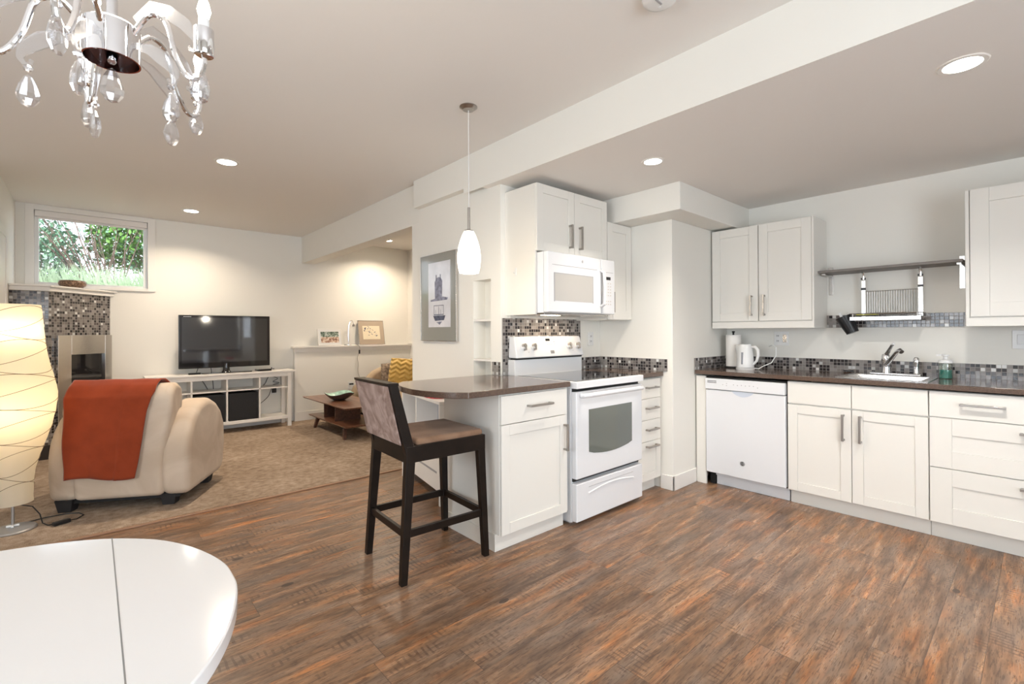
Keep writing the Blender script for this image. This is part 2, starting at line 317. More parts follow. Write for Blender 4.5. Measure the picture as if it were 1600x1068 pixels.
# ------------------------------------------------------------------ mesh helpers
class MB:
    def __init__(s): s.v = []; s.f = []; s.mi = []; s.cur = 0
    def add(s, vs, fs):
        b = len(s.v); s.v += [tuple(v) for v in vs]
        for f in fs: s.f.append(tuple(b+i for i in f)); s.mi.append(s.cur)
        return s
    def box(s, x0, x1, y0, y1, z0, z1):
        x0, x1 = sorted((x0, x1)); y0, y1 = sorted((y0, y1)); z0, z1 = sorted((z0, z1))
        return s.add([(x0,y0,z0),(x1,y0,z0),(x1,y1,z0),(x0,y1,z0),(x0,y0,z1),(x1,y0,z1),(x1,y1,z1),(x0,y1,z1)],
                     [(0,3,2,1),(4,5,6,7),(0,1,5,4),(1,2,6,5),(2,3,7,6),(3,0,4,7)])
    def hexa(s, bot, top):
        return s.add(list(bot)+list(top), [(0,3,2,1),(4,5,6,7),(0,1,5,4),(1,2,6,5),(2,3,7,6),(3,0,4,7)])
    def tube(s, pts, r, n=10, cap=True, radii=None, closed=False):
        pts = [Vector(p) for p in pts]; N = len(pts); rings = []
        up = None
        for i, p in enumerate(pts):
            if closed: t = (pts[(i+1) % N]-pts[i-1])
            else: t = (pts[min(i+1, N-1)]-pts[max(i-1, 0)])
            t.normalize()
            if up is None:
                up = Vector((0, 0, 1)) if abs(t.z) < .9 else Vector((1, 0, 0))
            a = t.cross(up)
            if a.length < 1e-6: a = t.cross(Vector((0, 1, 0)))
            a.normalize(); b = a.cross(t).normalized(); up = b
            rr = radii[i] if radii else r
            rings.append([p + a*math.cos(2*PI*k/n)*rr + b*math.sin(2*PI*k/n)*rr for k in range(n)])
        vs = [q for R in rings for q in R]; fs = []
        for i in range(N-1 if not closed else N):
            j = (i+1) % N
            for k in range(n): fs.append((i*n+k, i*n+(k+1) % n, j*n+(k+1) % n, j*n+k))
        if cap and not closed: fs.append(tuple(range(n-1, -1, -1))); fs.append(tuple((N-1)*n+k for k in range(n)))
        return s.add(vs, fs)
    def cyl(s, p0, p1, r, n=20, r2=None): return s.tube([p0, p1], r, n, radii=[r, r if r2 is None else r2])
    def lathe(s, c, prof, n=32, axis=None, caps=True):
        # prof: (radius, height); axis: optional matrix
        vs = []; fs = []
        for r, h in prof:
            for k in range(n):
                q = Vector((r*math.cos(2*PI*k/n), r*math.sin(2*PI*k/n), h))
                if axis: q = axis @ q
                vs.append(Vector(c)+q)
        for i in range(len(prof)-1):
            for k in range(n): fs.append((i*n+k, i*n+(k+1) % n, (i+1)*n+(k+1) % n, (i+1)*n+k))
        if caps:
            fs.append(tuple(range(n-1, -1, -1))); fs.append(tuple((len(prof)-1)*n+k for k in range(n)))
        return s.add(vs, fs)
    def prism(s, poly, a, b, axis='z'):
        # extrude 2D polygon (ccw) between a and b along axis
        def mk(p, h):
            if axis == 'z': return (p[0], p[1], h)
            if axis == 'y': return (p[0], h, p[1])
            return (h, p[0], p[1])
        n = len(poly)
        vs = [mk(p, a) for p in poly]+[mk(p, b) for p in poly]
        fs = [tuple(range(n-1, -1, -1)), tuple(range(n, 2*n))]+[(i, (i+1) % n, n+(i+1) % n, n+i) for i in range(n)]
        return s.add(vs, fs)
    def grid(s, f, nu, nv):
        vs = [f(i/nu, j/nv) for j in range(nv+1) for i in range(nu+1)]
        fs = [(j*(nu+1)+i, j*(nu+1)+i+1, (j+1)*(nu+1)+i+1, (j+1)*(nu+1)+i) for j in range(nv) for i in range(nu)]
        return s.add(vs, fs)
    def build(s, name, mat, parent=None, bevel=0, seg=2, smooth=False, loc=None, rz=0, ang=35, fixn=True, sub=0, solid=0):
        me = bpy.data.meshes.new(name)
        me.from_pydata(s.v, [], s.f); me.update()
        mats = mat if isinstance(mat, (list, tuple)) else [mat]
        for m in mats: me.materials.append(M[m] if isinstance(m, str) else m)
        for i, pl in enumerate(me.polygons): pl.material_index = s.mi[i] if s.mi[i] < len(mats) else 0
        if fixn:
            bm = bmesh.new(); bm.from_mesh(me); bmesh.ops.recalc_face_normals(bm, faces=bm.faces); bm.to_mesh(me); bm.free()
        if smooth or bevel:
            me.shade_smooth()
            me.set_sharp_from_angle(angle=math.radians(ang))
        o = bpy.data.objects.new(name, me); C.objects.link(o)
        if parent is not None: o.parent = parent
        if loc: o.location = loc
        if rz: o.rotation_euler = (0, 0, rz)
        if solid:
            sm = o.modifiers.new('solid', 'SOLIDIFY'); sm.thickness = solid; sm.offset = 0
        if sub:
            sm = o.modifiers.new('sub', 'SUBSURF'); sm.levels = sub; sm.render_levels = sub
        if bevel:
            b = o.modifiers.new('bevel', 'BEVEL'); b.width = bevel; b.segments = seg; b.limit_method = 'ANGLE'; b.angle_limit = math.radians(40)
            b.harden_normals = True
        return o
def tag(o, label=None, cat=None, group=None, kind=None):
    if label: o['label'] = label
    if cat: o['category'] = cat
    if group: o['group'] = group
    if kind: o['kind'] = kind
    return o
def thing(name, label, cat, loc=(0, 0, 0), rz=0, group=None):
    o = bpy.data.objects.new(name, None); C.objects.link(o); o.empty_display_size = .1
    o.location = loc; o.rotation_euler = (0, 0, rz)
    return tag(o, label, cat, group)
def struct(name, mb, mat, label=None, cat=None, **k):
    o = mb.build(name, mat, **k); o['kind'] = 'structure'
    if label: o['label'] = label
    if cat: o['category'] = cat
    return o
def text(s, size, mat, parent, loc, rot, ext=.0005, name='lettering'):
    c = bpy.data.curves.new('t', 'FONT'); c.body = s; c.size = size; c.extrude = ext; c.align_x = 'CENTER'; c.align_y = 'CENTER'
    o = bpy.data.objects.new('t', c); C.objects.link(o)
    dg = bpy.context.evaluated_depsgraph_get(); dg.update()
    me = bpy.data.meshes.new_from_object(o.evaluated_get(dg)); bpy.data.objects.remove(o)
    me.materials.clear(); me.materials.append(M[mat])
    r = bpy.data.objects.new(name, me); C.objects.link(r); r.parent = parent; r.location = loc; r.rotation_euler = rot
    return r
def copy_tree(o, parent=None):
    c = o.copy(); C.objects.link(c)
    if parent is not None: c.parent = parent
    for ch in list(o.children): copy_tree(ch, c)
    return c
def arc(cx, cy, r, a0, a1, n):
    return [(cx+r*math.cos(math.radians(a0+(a1-a0)*i/n)), cy+r*math.sin(math.radians(a0+(a1-a0)*i/n))) for i in range(n+1)]

# ================================================================== SETTING
ZC, ZK = 2.65, 2.36          # main ceiling, dropped kitchen ceiling
YT = 7.13                    # far wall of the living room
XW = 2.26                    # wall with the picture
XS = 4.42                    # sink wall
YS = 2.67                    # wall behind the stove
YB = -2.4                    # wall behind the camera
XL = -2.8
YC = 3.965                   # carpet edge
struct('floor', MB().box(XL-.1, 4.57, YB-.15, YC, -.1, 0), 'floor', 'dark rustic plank laminate floor', 'floor')
struct('floor_carpet', MB().box(XL-.1, 4.13, YC, YT+.1, -.1, .012), 'carpet', 'beige wall to wall carpet', 'floor', bevel=.005)
struct('trim_1', MB().box(XL, XW, YC-.035, YC-.002, 0, .010), P('carpet_strip_wood', (.30, .17, .10), .3), 'low brown edging strip between carpet and plank floor', 'trim', bevel=.004)
# outer shell
def wall_hole(a0, a1, z0, z1, ha0, ha1, hz0, hz1, p0, p1, axis):
    m = MB()
    for (u0, u1, w0, w1) in ((a0, ha0, z0, z1), (ha1, a1, z0, z1), (ha0, ha1, z0, hz0), (ha0, ha1, hz1, z1)):
        if u1-u0 < 1e-4 or w1-w0 < 1e-4: continue
        if axis == 'x': m.box(u0, u1, p0, p1, w0, w1)
        else: m.box(p0, p1, u0, u1, w0, w1)
    return m
struct('wall_back', wall_hole(-.76, 4.13, 0, ZC, -.47, .49, 1.80, 2.59, YT, YT+.15, 'x'), 'wall')
struct('wall_left', MB().box(-.76, -.61, 5.55, YT, 0, ZC), 'wall')
struct('wall_return', MB().box(XL, -.76, 5.55, 5.70, 0, ZC), 'wall')
struct('wall_dining', wall_hole(YB, 5.70, 0, ZC, 0.0, 2.4, .8, 2.1, XL-.15, XL, 'y'), 'wall')
struct('wall_front', wall_hole(XL, 4.57, 0, ZC, -1.3, 1.7, 0.02, 2.15, YB-.15, YB, 'x'), 'wall')
struct('wall_right', MB().box(XS, XS+.15, YB, YS+.15, 0, ZK), 'wall')
struct('wall_stove', MB().box(XW+.20, XS, YS, YS+.15, 0, ZK), 'wall')
struct('wall_column', MB().box(3.44, XS, 1.955, YS, 0, 2.155), 'wall', bevel=.004)
struct('trim_2', MB().box(3.205, XS, 1.754, YS, 2.155, ZK), 'wall', 'boxed soffit under the kitchen ceiling above the column', 'soffit', bevel=.004)
# picture wall with a shelved niche
ny0, ny1, nz1 = 2.787, 3.006, 1.668
pw = MB().box(XW, XW+.20, YS, ny0, 0, 2.40).box(XW, XW+.20, ny1, 3.83, 0, 2.40).box(XW, XW+.20, 3.83, 3.965, 0, 2.27).box(XW, XW+.20, ny0, ny1, nz1, 2.40).box(XW+.12, XW+.20, ny0, ny1, 0, nz1).box(XW, XW+.20, ny0, ny1, 0, .80)
struct('wall_middle', pw, 'wall')
for k, z in enumerate((1.355, 1.045)):
    struct('trim_%d' % (3+k), MB().box(XW+.004, XW+.12, ny0, ny1, z-.008, z+.008), 'trim', ('upper' if k == 0 else 'lower')+' white shelf inside the wall niche', 'niche shelf')
struct('wall_alcove', MB().box(XW+.20, 4.13, 3.83, 3.965, 0, ZC), 'wall')
struct('wall_alcove_right', MB().box(3.98, 4.13, 3.965, YT, 0, ZC), 'wall')
struct('ceiling', MB().box(XL-.15, 4.57, -4.6, YT+.15, ZC, ZC+.1), 'ceil')  # added overhang past the glazed doors, out of view, keeps the sun out
struct('ceiling_kitchen', MB().box(2.206, 4.57, YB, YS+.15, ZK, ZC), 'ceil')
struct('trim_5', MB().box(2.20, 2.206, YB, 3.05, ZK, ZC), 'wall', 'long white beam where the kitchen ceiling drops', 'beam')
struct('trim_6', MB().box(2.20, 2.46, 3.05, 3.83, 2.40, ZC), 'wall', 'white boxed beam end above the framed picture', 'beam', bevel=.003)
struct('trim_7', MB().box(2.2602, 2.43, 3.83, YT, 2.27, ZC), 'wall', 'white beam over the opening to the sofa alcove', 'beam', bevel=.003)
# half height ledge in the alcove
struct('wall_ledge', MB().box(2.14, 3.98, 7.05, YT, 0, 1.045), 'wall')
struct('trim_8', MB().box(2.11, 3.98, 7.01, YT, 1.048, 1.075).box(2.13, 3.98, 7.035, 7.05, .985, 1.048).box(2.135, 2.165, 7.04, 7.05, .13, .985), 'trim', 'white cap and moulding of the alcove half wall', 'ledge trim', bevel=.003)
struct('baseboard_back', MB().box(.16, 2.14, YT-.014, YT, .012, .13), 'trim', bevel=.003)
struct('baseboard_ledge', MB().box(2.13, 3.98, 7.036, 7.05, .012, .14), 'trim', bevel=.003)
struct('baseboard_column', MB().box(3.428, 3.796, 1.942, 1.955, 0, .115).box(3.428, 3.44, 1.942, 2.06, 0, .115), 'trim', bevel=.003)
struct('baseboard_right', MB().box(3.966, 3.98, 3.97, 7.04, .012, .13), 'trim', bevel=.003)
# living room window
wf = MB().box(-.538, -.47, YT-.016, YT, 1.765, 2.648).box(.49, .565, YT-.016, YT, 1.765, 2.648).box(-.47, .49, YT-.016, YT, 2.59, 2.648).box(-.47, .49, YT-.02, YT+.02, 1.765, 1.80)
wo = struct('window_1', wf, 'trim', 'small high window above the fireplace mantel', 'window', bevel=.002)
vf = MB().box(-.47, -.436, YT+.03, YT+.09, 1.80, 2.59).box(.452, .49, YT+.03, YT+.09, 1.80, 2.59).box(-.436, .452, YT+.03, YT+.09, 1.80, 1.825).box(-.436, .452, YT+.03, YT+.09, 2.55, 2.59)
vf.build('window_frame', 'whitep', wo, bevel=.003)
MB().box(-.436, .452, YT+.055, YT+.059, 1.825, 2.55).build('window_pane', 'pane', wo)
bl = thing('roller_blind', 'rolled up taupe blind at the top of the high window', 'blind', (.01, YT+.0, 2.50))
MB().box(-.475, .475, -.012, .028, .025, .088).build('headrail', 'blind', bl, bevel=.006)
MB().box(-.462, .462, .002, .02, .0, .024).build('bottom_rail', 'blind', bl, bevel=.004)
# door casing on the left living room wall
do = struct('door_1', MB().box(-.61, -.594, 6.30, 6.385, .012, 2.23).box(-.61, -.594, 5.56, 6.30, 2.15, 2.23), 'trim', 'white door casing at the far left', 'door casing', bevel=.003)
MB().box(-.606, -.600, 5.60, 6.30, .02, 2.15).build('door_panel', 'trim', do)
# glazed doors behind the camera; unseen side window added to let daylight in
d2 = struct('door_2', MB().box(-1.3, 1.7, YB-.1, YB-.05, .02, .09).box(-1.3, 1.7, YB-.1, YB-.05, 2.08, 2.15).box(-1.3, -1.23, YB-.1, YB-.05, .09, 2.08).box(1.63, 1.7, YB-.1, YB-.05, .09, 2.08).box(.15, .25, YB-.1, YB-.05, .09, 2.08), 'trim')
MB().box(-1.23, .15, YB-.078, YB-.074, .09, 2.08).box(.25, 1.63, YB-.078, YB-.074, .09, 2.08).build('door_pane', 'pane', d2)
w2 = struct('added_window', MB().box(XL-.1, XL-.05, 0, .06, .8, 2.1).box(XL-.1, XL-.05, 2.34, 2.4, .8, 2.1).box(XL-.1, XL-.05, .06, 2.34, .8, .86).box(XL-.1, XL-.05, .06, 2.34, 2.04, 2.1), 'trim')
MB().box(XL-.078, XL-.074, .06, 2.34, .86, 2.04).build('window_pane', 'pane', w2)

# ------------------------------------------------------------------ corner fireplace
ang = math.atan2(.511, .485)
sp = thing('fireplace_surround', 'mosaic tiled corner fireplace breast below the high window', 'fireplace', (-.333, 6.62, .012))
MB().prism([(-.275, .012), (-.005, .012), (.470, .508), (-.275, .508)], .001, 1.678).build('breast_core', 'wall', sp)
MB().box(-.275, 0, 0, .01, 0, 1.678).build('front_tiles', 'tilef', sp)
a_ = MB().box(0, .696, 0, .01, 0, 1.678).build('angled_tiles', 'tilef', sp); a_.rotation_euler = (0, 0, ang)
hb = MB().box(.0, .705, -.02, 0, .0, .14).build('hearth_base', 'darkbrown', sp, bevel=.003); hb.rotation_euler = (0, 0, ang)
MB().box(-.277, 0.004, -.02, 0, .0, .14).build('hearth_base', 'darkbrown', sp, bevel=.003)
mt = thing('mantel_shelf', 'white mantel shelf on the mosaic corner fireplace', 'mantel', (-.333, 6.62, 1.69))
MB().prism([(-.275, -.045), (.02, -.045), (.548, .508), (-.275, .508)], .044, .062).build('mantel_top', 'trim', mt, bevel=.004)
MB().prism([(-.275, -.022), (.01, -.022), (.516, .508), (-.275, .508)], 0.001, .044).build('mantel_fascia', 'trim', mt, bevel=.002)
fi = thing('fireplace_insert', 'brushed steel framed fireplace insert set in mosaic tiles', 'fireplace insert', (-.333, 6.62, 0), ang)
fr = MB().box(.064, .205, -.035, -.002, .30, 1.25).box(.598, .684, -.035, -.002, .30, 1.25).box(.205, .598, -.035, -.002, 1.045, 1.25).box(.205, .598, -.035, -.002, .30, .42)
fr.build('steel_frame', 'steel', fi, bevel=.004)
MB().box(.205, .598, -.012, -.004, .42, 1.045).build('firebox_glass', 'blackg', fi)
bw = thing('speckled_bowl', 'speckled brown bowl on the fireplace mantel', 'bowl', (-.165, 6.93, 1.7525))
bw.scale = (.72, .72, 1.0)
MB().lathe((0, 0, 0), [(.0, .0), (.10, .0), (.150, .028), (.160, .050), (.150, .078), (.138, .082), (.128, .074), (.135, .05), (.09, .015), (0, .012)], 36, caps=False).build('bowl_body', 'wicker', bw, smooth=True, ang=60)

# ------------------------------------------------------------------ ceiling fixtures
def downlight(x, y, z, r, label, power, col, spread=2.4):
    t = thing('recessed_downlight', label, 'downlight', (x, y, z), 0, 'recessed ceiling downlights')
    MB().lathe((0, 0, 0), [(r*.80, -.001), (r*.80, -.004), (r, -.004), (r*1.06, -.0005)], 36, caps=False).build('trim_ring', 'trim', t, smooth=True)
    MB().lathe((0, 0, 0), [(0, -.003), (r*.82, -.003)], 36, caps=False).build('lens', 'led', t)
    l = area('downlight_beam', (x, y, z-.012), (0, 0, 0), r*1.5, 0, power, col, 'DISK', spread)
    l.parent = t; l.location = (0, 0, -.012)
downlight(.812, 4.39, ZC, .085, 'round downlight over the carpet nearer the chandelier', 17, WARM)
downlight(.832, 6.40, ZC, .085, 'round downlight in front of the television wall', 14, WARM)
downlight(2.705, 1.668, ZK, .068, 'round downlight in the kitchen ceiling near the stove', 8, WARM2, 2.0)
downlight(2.69, .215, ZK, .078, 'large bright downlight at the upper right of the kitchen ceiling', 17, (1, .95, .9))
downlight(3.32, 6.55, ZC, .075, 'downlight over the sofa alcove', 15, WARM)
sm = thing('smoke_detector', 'round white smoke detector on the main ceiling', 'smoke detector', (1.746, 1.04, ZC))
MB().lathe((0, 0, 0), [(.072, -.0005), (.072, -.018), (.066, -.03), (.05, -.036), (0, -.036)], 36, caps=False).build('detector_body', 'whitep', sm, smooth=True, ang=50)
MB().box(-.03, .012, -.004, .004, -.0385, -.035).build('warning_print', 'ink_grey', sm)
MB().lathe((.025, .015, 0), [(.006, -.036), (.006, -.038), (0, -.038)], 12, caps=False).build('test_button', 'whitep', sm)
sk = MB().lathe((0, 0, 0), [(.03, -.0005), (.03, -.008), (.012, -.012), (.010, -.03), (0, -.03)], 24, caps=False).build('ceiling_sprinkler', 'whitep', None, smooth=True, loc=(3.26, 5.84, ZC))
tag(sk, 'small white sprinkler head in the sofa alcove ceiling', 'sprinkler')

# ================================================================== KITCHEN
def shaker(m, x0, x1, z0, z1, y0=0, t=.018, rail=.062, rec=.007):
    m.box(x0, x0+rail, y0, y0+t, z0, z1).box(x1-rail, x1, y0, y0+t, z0, z1)
    m.box(x0+rail, x1-rail, y0, y0+t, z1-rail, z1).box(x0+rail, x1-rail, y0, y0+t, z0, z0+rail)
    m.box(x0+rail, x1-rail, y0+rec, y0+t, z0+rail, z1-rail); return m
def bar_handle(parent, cx, cz, L, vert=False, y0=0, out=.032):
    m = MB(); r = .0065
    if vert:
        m.box(cx-r, cx+r, y0-out-r, y0-out+r, cz-L/2, cz+L/2)
        for s in (-1, 1): m.box(cx-r, cx+r, y0-out, y0, cz+s*(L/2-.008)-r, cz+s*(L/2-.008)+r)
    else:
        m.box(cx-L/2, cx+L/2, y0-out-r, y0-out+r, cz-r, cz+r)
        for s in (-1, 1): m.box(cx+s*(L/2-.008)-r, cx+s*(L/2-.008)+r, y0-out, y0, cz-r, cz+r)
    return m.build('handle', 'nickel', parent, bevel=.0015)
def door(parent, x0, x1, z0, z1, hx=None, hz=None, L=.17, name='door', vert=True, rail=.062, flat=False):
    m = MB()
    if flat: m.box(x0, x1, 0, .018, z0, z1)
    else: shaker(m, x0, x1, z0, z1, rail=rail)
    d = m.build(name, 'cab', parent, bevel=.0015)
    if hx is not None: bar_handle(d, hx, hz, L, vert)
    return d
CT = .940; CB = .906
# peninsula
pn = thing('peninsula_cabinet', 'white shaker base cabinet with one drawer and one door left of the stove', 'cabinet', (1.73, 2.045, 0))
MB().box(0, .58, .0185, .58, .10, CB-.003).build('body', 'cab', pn, bevel=.001)
MB().box(-.008, .57, .05, .58, 0, .10).build('toe_kick', 'cab', pn, bevel=.001)
door(pn, .003, .555, .733, .895, .30, .822, .20, 'drawer', False, flat=True)
door(pn, .003, .555, .102, .728, .528, .588, .17)
ko = [(1.50, 2.035)]
out = [(2.312, 2.035), (2.312, 2.655), (2.255, 2.655), (2.255, 2.80), (1.52, 2.80)] + [(1.46, 2.74), (1.405, 2.64), (1.368, 2.52), (1.350, 2.39), (1.360, 2.27), (1.395, 2.16), (1.44, 2.085), (1.497, 2.035)]
pc = MB().prism(out[::-1], CB, CT).build('peninsula_countertop', 'counter', None, bevel=.004, loc=(0, 0, 0))
tag(pc, 'dark brown rounded peninsula countertop beside the bar stool', 'countertop')
kp = MB().box(1.87, 2.255, 2.765, 2.79, 0, CB-.004).build('peninsula_back_panel', 'cab', None, bevel=.001)
tag(kp, 'white support panel under the back of the peninsula countertop', 'panel')
ol = thing('wall_outlet', 'white outlet plate low under the peninsula countertop', 'outlet', (2.03, 2.764, .60), 0, None)
MB().box(-.035, .035, -.006, 0, -.057, .057).build('plate', 'whitep', ol, bevel=.002)
MB().box(-.016, .016, -.009, -.006, -.034, .034).build('socket', 'applm', ol, bevel=.001)
# stove
st = thing('electric_range', 'white freestanding electric stove with glass cooktop', 'stove', (2.322, 2.0, 0))
SW = .760
MB().box(.004, SW-.004, .045, .65, .02, .892).box(.03, SW-.03, .08, .6, 0, .02).build('body', 'appl', st, bevel=.003)
MB().box(.012, SW-.012, .03, .05, .285, .89).build('seam', 'dark', st)
ck = MB().box(0, SW, -.012, .66, .892, .938).build('cooktop_frame', 'appl', st, bevel=.006, seg=3)
MB().box(.022, SW-.022, .02, .575, .9381, .9405).build('glass_cooktop', 'blackg', ck, bevel=.001)
dr = MB().box(.006, SW-.006, 0, .045, .305, .872).build('oven_door', 'appl', st, bevel=.008, seg=3)
wpts = [(.13, .748), (.13, .468)] + [(.13+.49*i/10, .462-.026*math.sin(PI*i/10)) for i in range(1, 10)] + [(.62, .468), (.62, .748)]
MB().prism(wpts, -.0015, .004, 'y').build('oven_window', 'ovenglass', dr)
MB().tube([(.05, -.004, .845), (.055, -.03, .848), (.075, -.048, .85), (.38, -.054, .852), (SW-.075, -.048, .85), (SW-.055, -.03, .848), (SW-.05, -.004, .845)], .0155, 14).build('oven_handle', 'appl', dr, smooth=True)
sd = MB().box(.006, SW-.006, 0, .045, .03, .275).build('storage_drawer', 'appl', st, bevel=.006, seg=3)
sc_ = MB()
n = 14
for i in range(n):
    a, b = i/n, (i+1)/n
    def zz(t): return .205+.026*math.sin(PI*t)
    x0, x1 = .12+.52*a, .12+.52*b
    sc_.add([(x0, -.001, .238), (x1, -.001, .238), (x1, .006, zz(b)+.006), (x0, .006, zz(a)+.006), (x0, -.006, zz(a)-.008), (x1, -.006, zz(b)-.008)], [(0, 1, 2, 3), (3, 2, 5, 4)])
sc_.build('drawer_grip', 'applm', sd, fixn=False)
MB().box(.13, .63, -.0016, .001, .238, .2405).build('grip_shadow_line', 'ink_grey', sd)
bgd = MB().hexa([(.0, .585, .938), (SW, .585, .938), (SW, .66, .938), (0, .66, .938)], [(.0, .585, 1.055), (SW, .585, 1.055), (SW, .66, 1.055), (0, .66, 1.055)]).build('backguard', 'appl', st, bevel=.004)
MB().box(.012, SW-.004, .583, .64, 1.0555, 1.066).build('backguard_gap', 'dark', bgd)
cp = MB().hexa([(0, .560, 1.067), (SW, .560, 1.067), (SW, .66, 1.067), (0, .66, 1.067)], [(.008, .60, 1.228), (SW-.008, .60, 1.228), (SW-.008, .66, 1.228), (.008, .66, 1.228)]).build('control_panel', 'appl', st, bevel=.010, seg=3)
tl = math.atan2(.04, .161)
def onp(z): return .560+(z-1.067)*.04/.161
for kx in (.078, .182, .585, .690):
    z = 1.148; y = onp(z)
    k = MB().lathe((0, 0, 0), [(.0235, 0), (.0235, .006), (.017, .010), (.015, .030), (.0, .031)], 24, caps=False).build('knob', 'applm', st, smooth=True)
    MB().box(-.0045, .0045, -.030, .0225, .008, .038).lathe((0, .006, 0), [(.018, .010), (.017, .032), (0, .034)], 20, caps=False).build('knob_grip', 'nickel', k, bevel=.002)
    k.location = (kx, y, z); k.rotation_euler = (PI/2+tl*1.0, 0, 0); k.rotation_euler = (math.radians(90)-tl, 0, 0)
for kx in (.130, .630): 
    d_ = MB().box(-.002, .002, -.0005, 0, -.002, .002).build('indicator_dot', 'ink_black', st); d_.location = (kx, onp(1.11)-.001, 1.11)
pz = MB().box(-.085, .085, -.0008, .001, -.032, .032).build('clock_panel', 'whitep', st); pz.location = (.365, onp(1.188), 1.188); pz.rotation_euler = (-tl, 0, 0)
for (dx, dz, w, h, m_, nm) in ((-.012, .012, .024, .010, 'black', 'clock_display'), (.045, .016, .004, .003, 'ink_grey', 'button_mark'), (.058, .016, .004, .003, 'ink_grey', 'button_mark'), (.058, -.004, .003, .003, 'ink_black', 'button_mark'), (.058, -.022, .003, .003, 'ink_grey', 'button_mark'), (-.06, -.014, .004, .002, 'ink_grey', 'button_mark'), (-.02, -.024, .004, .002, 'ink_grey', 'button_mark'), (.0, -.024, .004, .002, 'ink_grey', 'button_mark'), (.02, -.024, .004, .002, 'ink_grey', 'button_mark'), (0, .031, .08, .0012, 'ink_grey', 'panel_outline')):
    MB().box(dx-w, dx+w, -.0016, -.0008, dz-h, dz+h).build(nm, m_, pz)
bd = MB().prism([(-.02, -.012), (.02, -.012), (.022, .0), (.02, .012), (-.02, .012), (-.022, 0)], -.002, 0, 'y').build('badge', 'ink_grey', st); bd.location = (.385, onp(1.105)-.001, 1.105); bd.rotation_euler = (-tl, 0, 0)
MB().box(-.016, .016, -.0028, -.002, -.008, .006).build('badge_centre', 'silver', bd)
# drawers right of the stove
dc = thing('drawer_cabinet', 'narrow white four drawer base cabinet right of the stove', 'cabinet', (3.10, 2.055, 0))
MB().box(.0, .325, .0185, .61, .10, CB-.012).build('body', 'cab', dc, bevel=.001)
MB().box(.0, .325, .06, .61, 0, .10).build('toe_kick', 'cab', dc, bevel=.001)
for (z0, z1) in ((.738, .888), (.571, .735), (.404, .568), (.098, .401)):
    door(dc, .003, .322, z0, z1, .18, (z0+z1)/2+.01 if z0 > .2 else .365, .15, 'drawer', False, flat=(z0 > .2), rail=.062)
sc2 = MB().box(3.088, 3.438, 2.035, 2.668, CB-.002, CT).build('side_countertop', 'counter', None, bevel=.004)
tag(sc2, 'short dark brown countertop between the stove and the column', 'countertop')
# backsplash behind the stove
def panel(name, label, x, y, z, L, Hh, rz, mat='tile', t=.008):
    o = MB().box(0, L, -t, 0, 0, Hh).build(name, mat, None, loc=(x, y, z), rz=rz)
    return tag(o, label, 'backsplash')
panel('tile_backsplash', 'tall mosaic backsplash on the wall behind the stove', XW+.012, YS, .941, .885, .424, 0)
panel('tile_backsplash', 'mosaic strip on the wall right of the stove', 3.148, YS, .941, .282, .098, 0)
panel('tile_backsplash', 'mosaic strip on the column side above the short countertop', 3.44, 2.66, .941, .66, .098, -PI/2)
panel('tile_backsplash', 'small mosaic patch at the peninsula end below the niche', XW, 2.765, .941, .088, .098, -PI/2)
panel('tile_backsplash', 'mosaic strip on the column face behind the paper towel', 3.785, 1.955, .938, .62, .098, 0)
panel('tile_backsplash', 'long mosaic strip on the wall behind the sink', XS, 1.945, .938, 2.9, .098, -PI/2)
panel('tile_backsplash', 'mosaic band on the wall behind the steel dish rack', XS, 1.165, 1.285, .815, .098, -PI/2)
# cabinets above the stove
uc = thing('upper_cabinet', 'tall white two door wall cabinet above the microwave', 'cabinet', (2.305, 2.332, 0), 0)
MB().box(0, .798, .0185, .337, 1.83, 2.303).box(0, .018, .0185, .337, 1.385, 1.83).build('body', 'cab', uc, bevel=.001)
door(uc, .003, .397, 1.832, 2.303, .340, 1.965, .175); door(uc, .400, .795, 1.832, 2.303, .452, 1.965, .175)
MB().box(.0185, .798, .30, .337, 1.366, 1.395).build('rear_rail', 'cab', uc, bevel=.001)
hk = MB().box(-.004, 0, -.010, .010, -.028, .028).tube([(-.004, 0, -.008), (-.020, 0, -.012), (-.022, 0, .0)], .003, 8).build('wall_hook', 'whitep', None, bevel=.001, loc=(2.3045, 2.55, 1.70))
tag(hk, 'small white adhesive hook on the side of the cabinet above the microwave', 'hook')
un = thing('upper_cabinet', 'narrow white one door wall cabinet right of the microwave', 'cabinet', (3.105, 2.332, 0))
MB().box(0, .332, .0185, .337, 1.358, 2.150).build('body', 'cab', un, bevel=.001)
door(un, .002, .330, 1.362, 2.150, .045, 1.50, .165, rail=.07)
# microwave
mw = thing('microwave_oven', 'white over the range microwave below the two door cabinet', 'microwave', (2.327, 2.262, 1.395))
MB().box(0, .760, .03, .405, 0, .425).build('body', 'appl', mw, bevel=.003)
mdr = MB().box(0, .590, -.012, .03, .003, .425).build('door', 'appl', mw, bevel=.008, seg=3)
MB().box(.07, .485, -.0135, -.011, .085, .275).build('window', 'mwglass', mdr)
for b in ((.062, .493, .275, .281), (.062, .07, .079, .275), (.485, .493, .079, .275)): MB().box(b[0], b[1], -.0128, -.0115, b[2], b[3]).build('window_rim', 'ink_grey', mdr)
MB().box(.045, .54, -.0128, -.0115, .333, .3365).build('vent_line', 'ink_grey', mdr)
hd = MB().tube([(.585, -.012, .06), (.583, -.045, .075), (.580, -.056, .19), (.583, -.045, .315), (.585, -.012, .33)], .013, 12).build('handle', 'applm', mdr, smooth=True)
cpn = MB().box(.592, .760, -.012, .03, .003, .425).build('control_panel', 'appl', mw, bevel=.006, seg=3)
MB().box(.652, .705, -.0135, -.0115, .268, .292).build('display', 'black', cpn)
MB().box(.638, .74, -.0128, -.0115, .325, .328).build('panel_line', 'ink_grey', cpn)
kpad = MB()
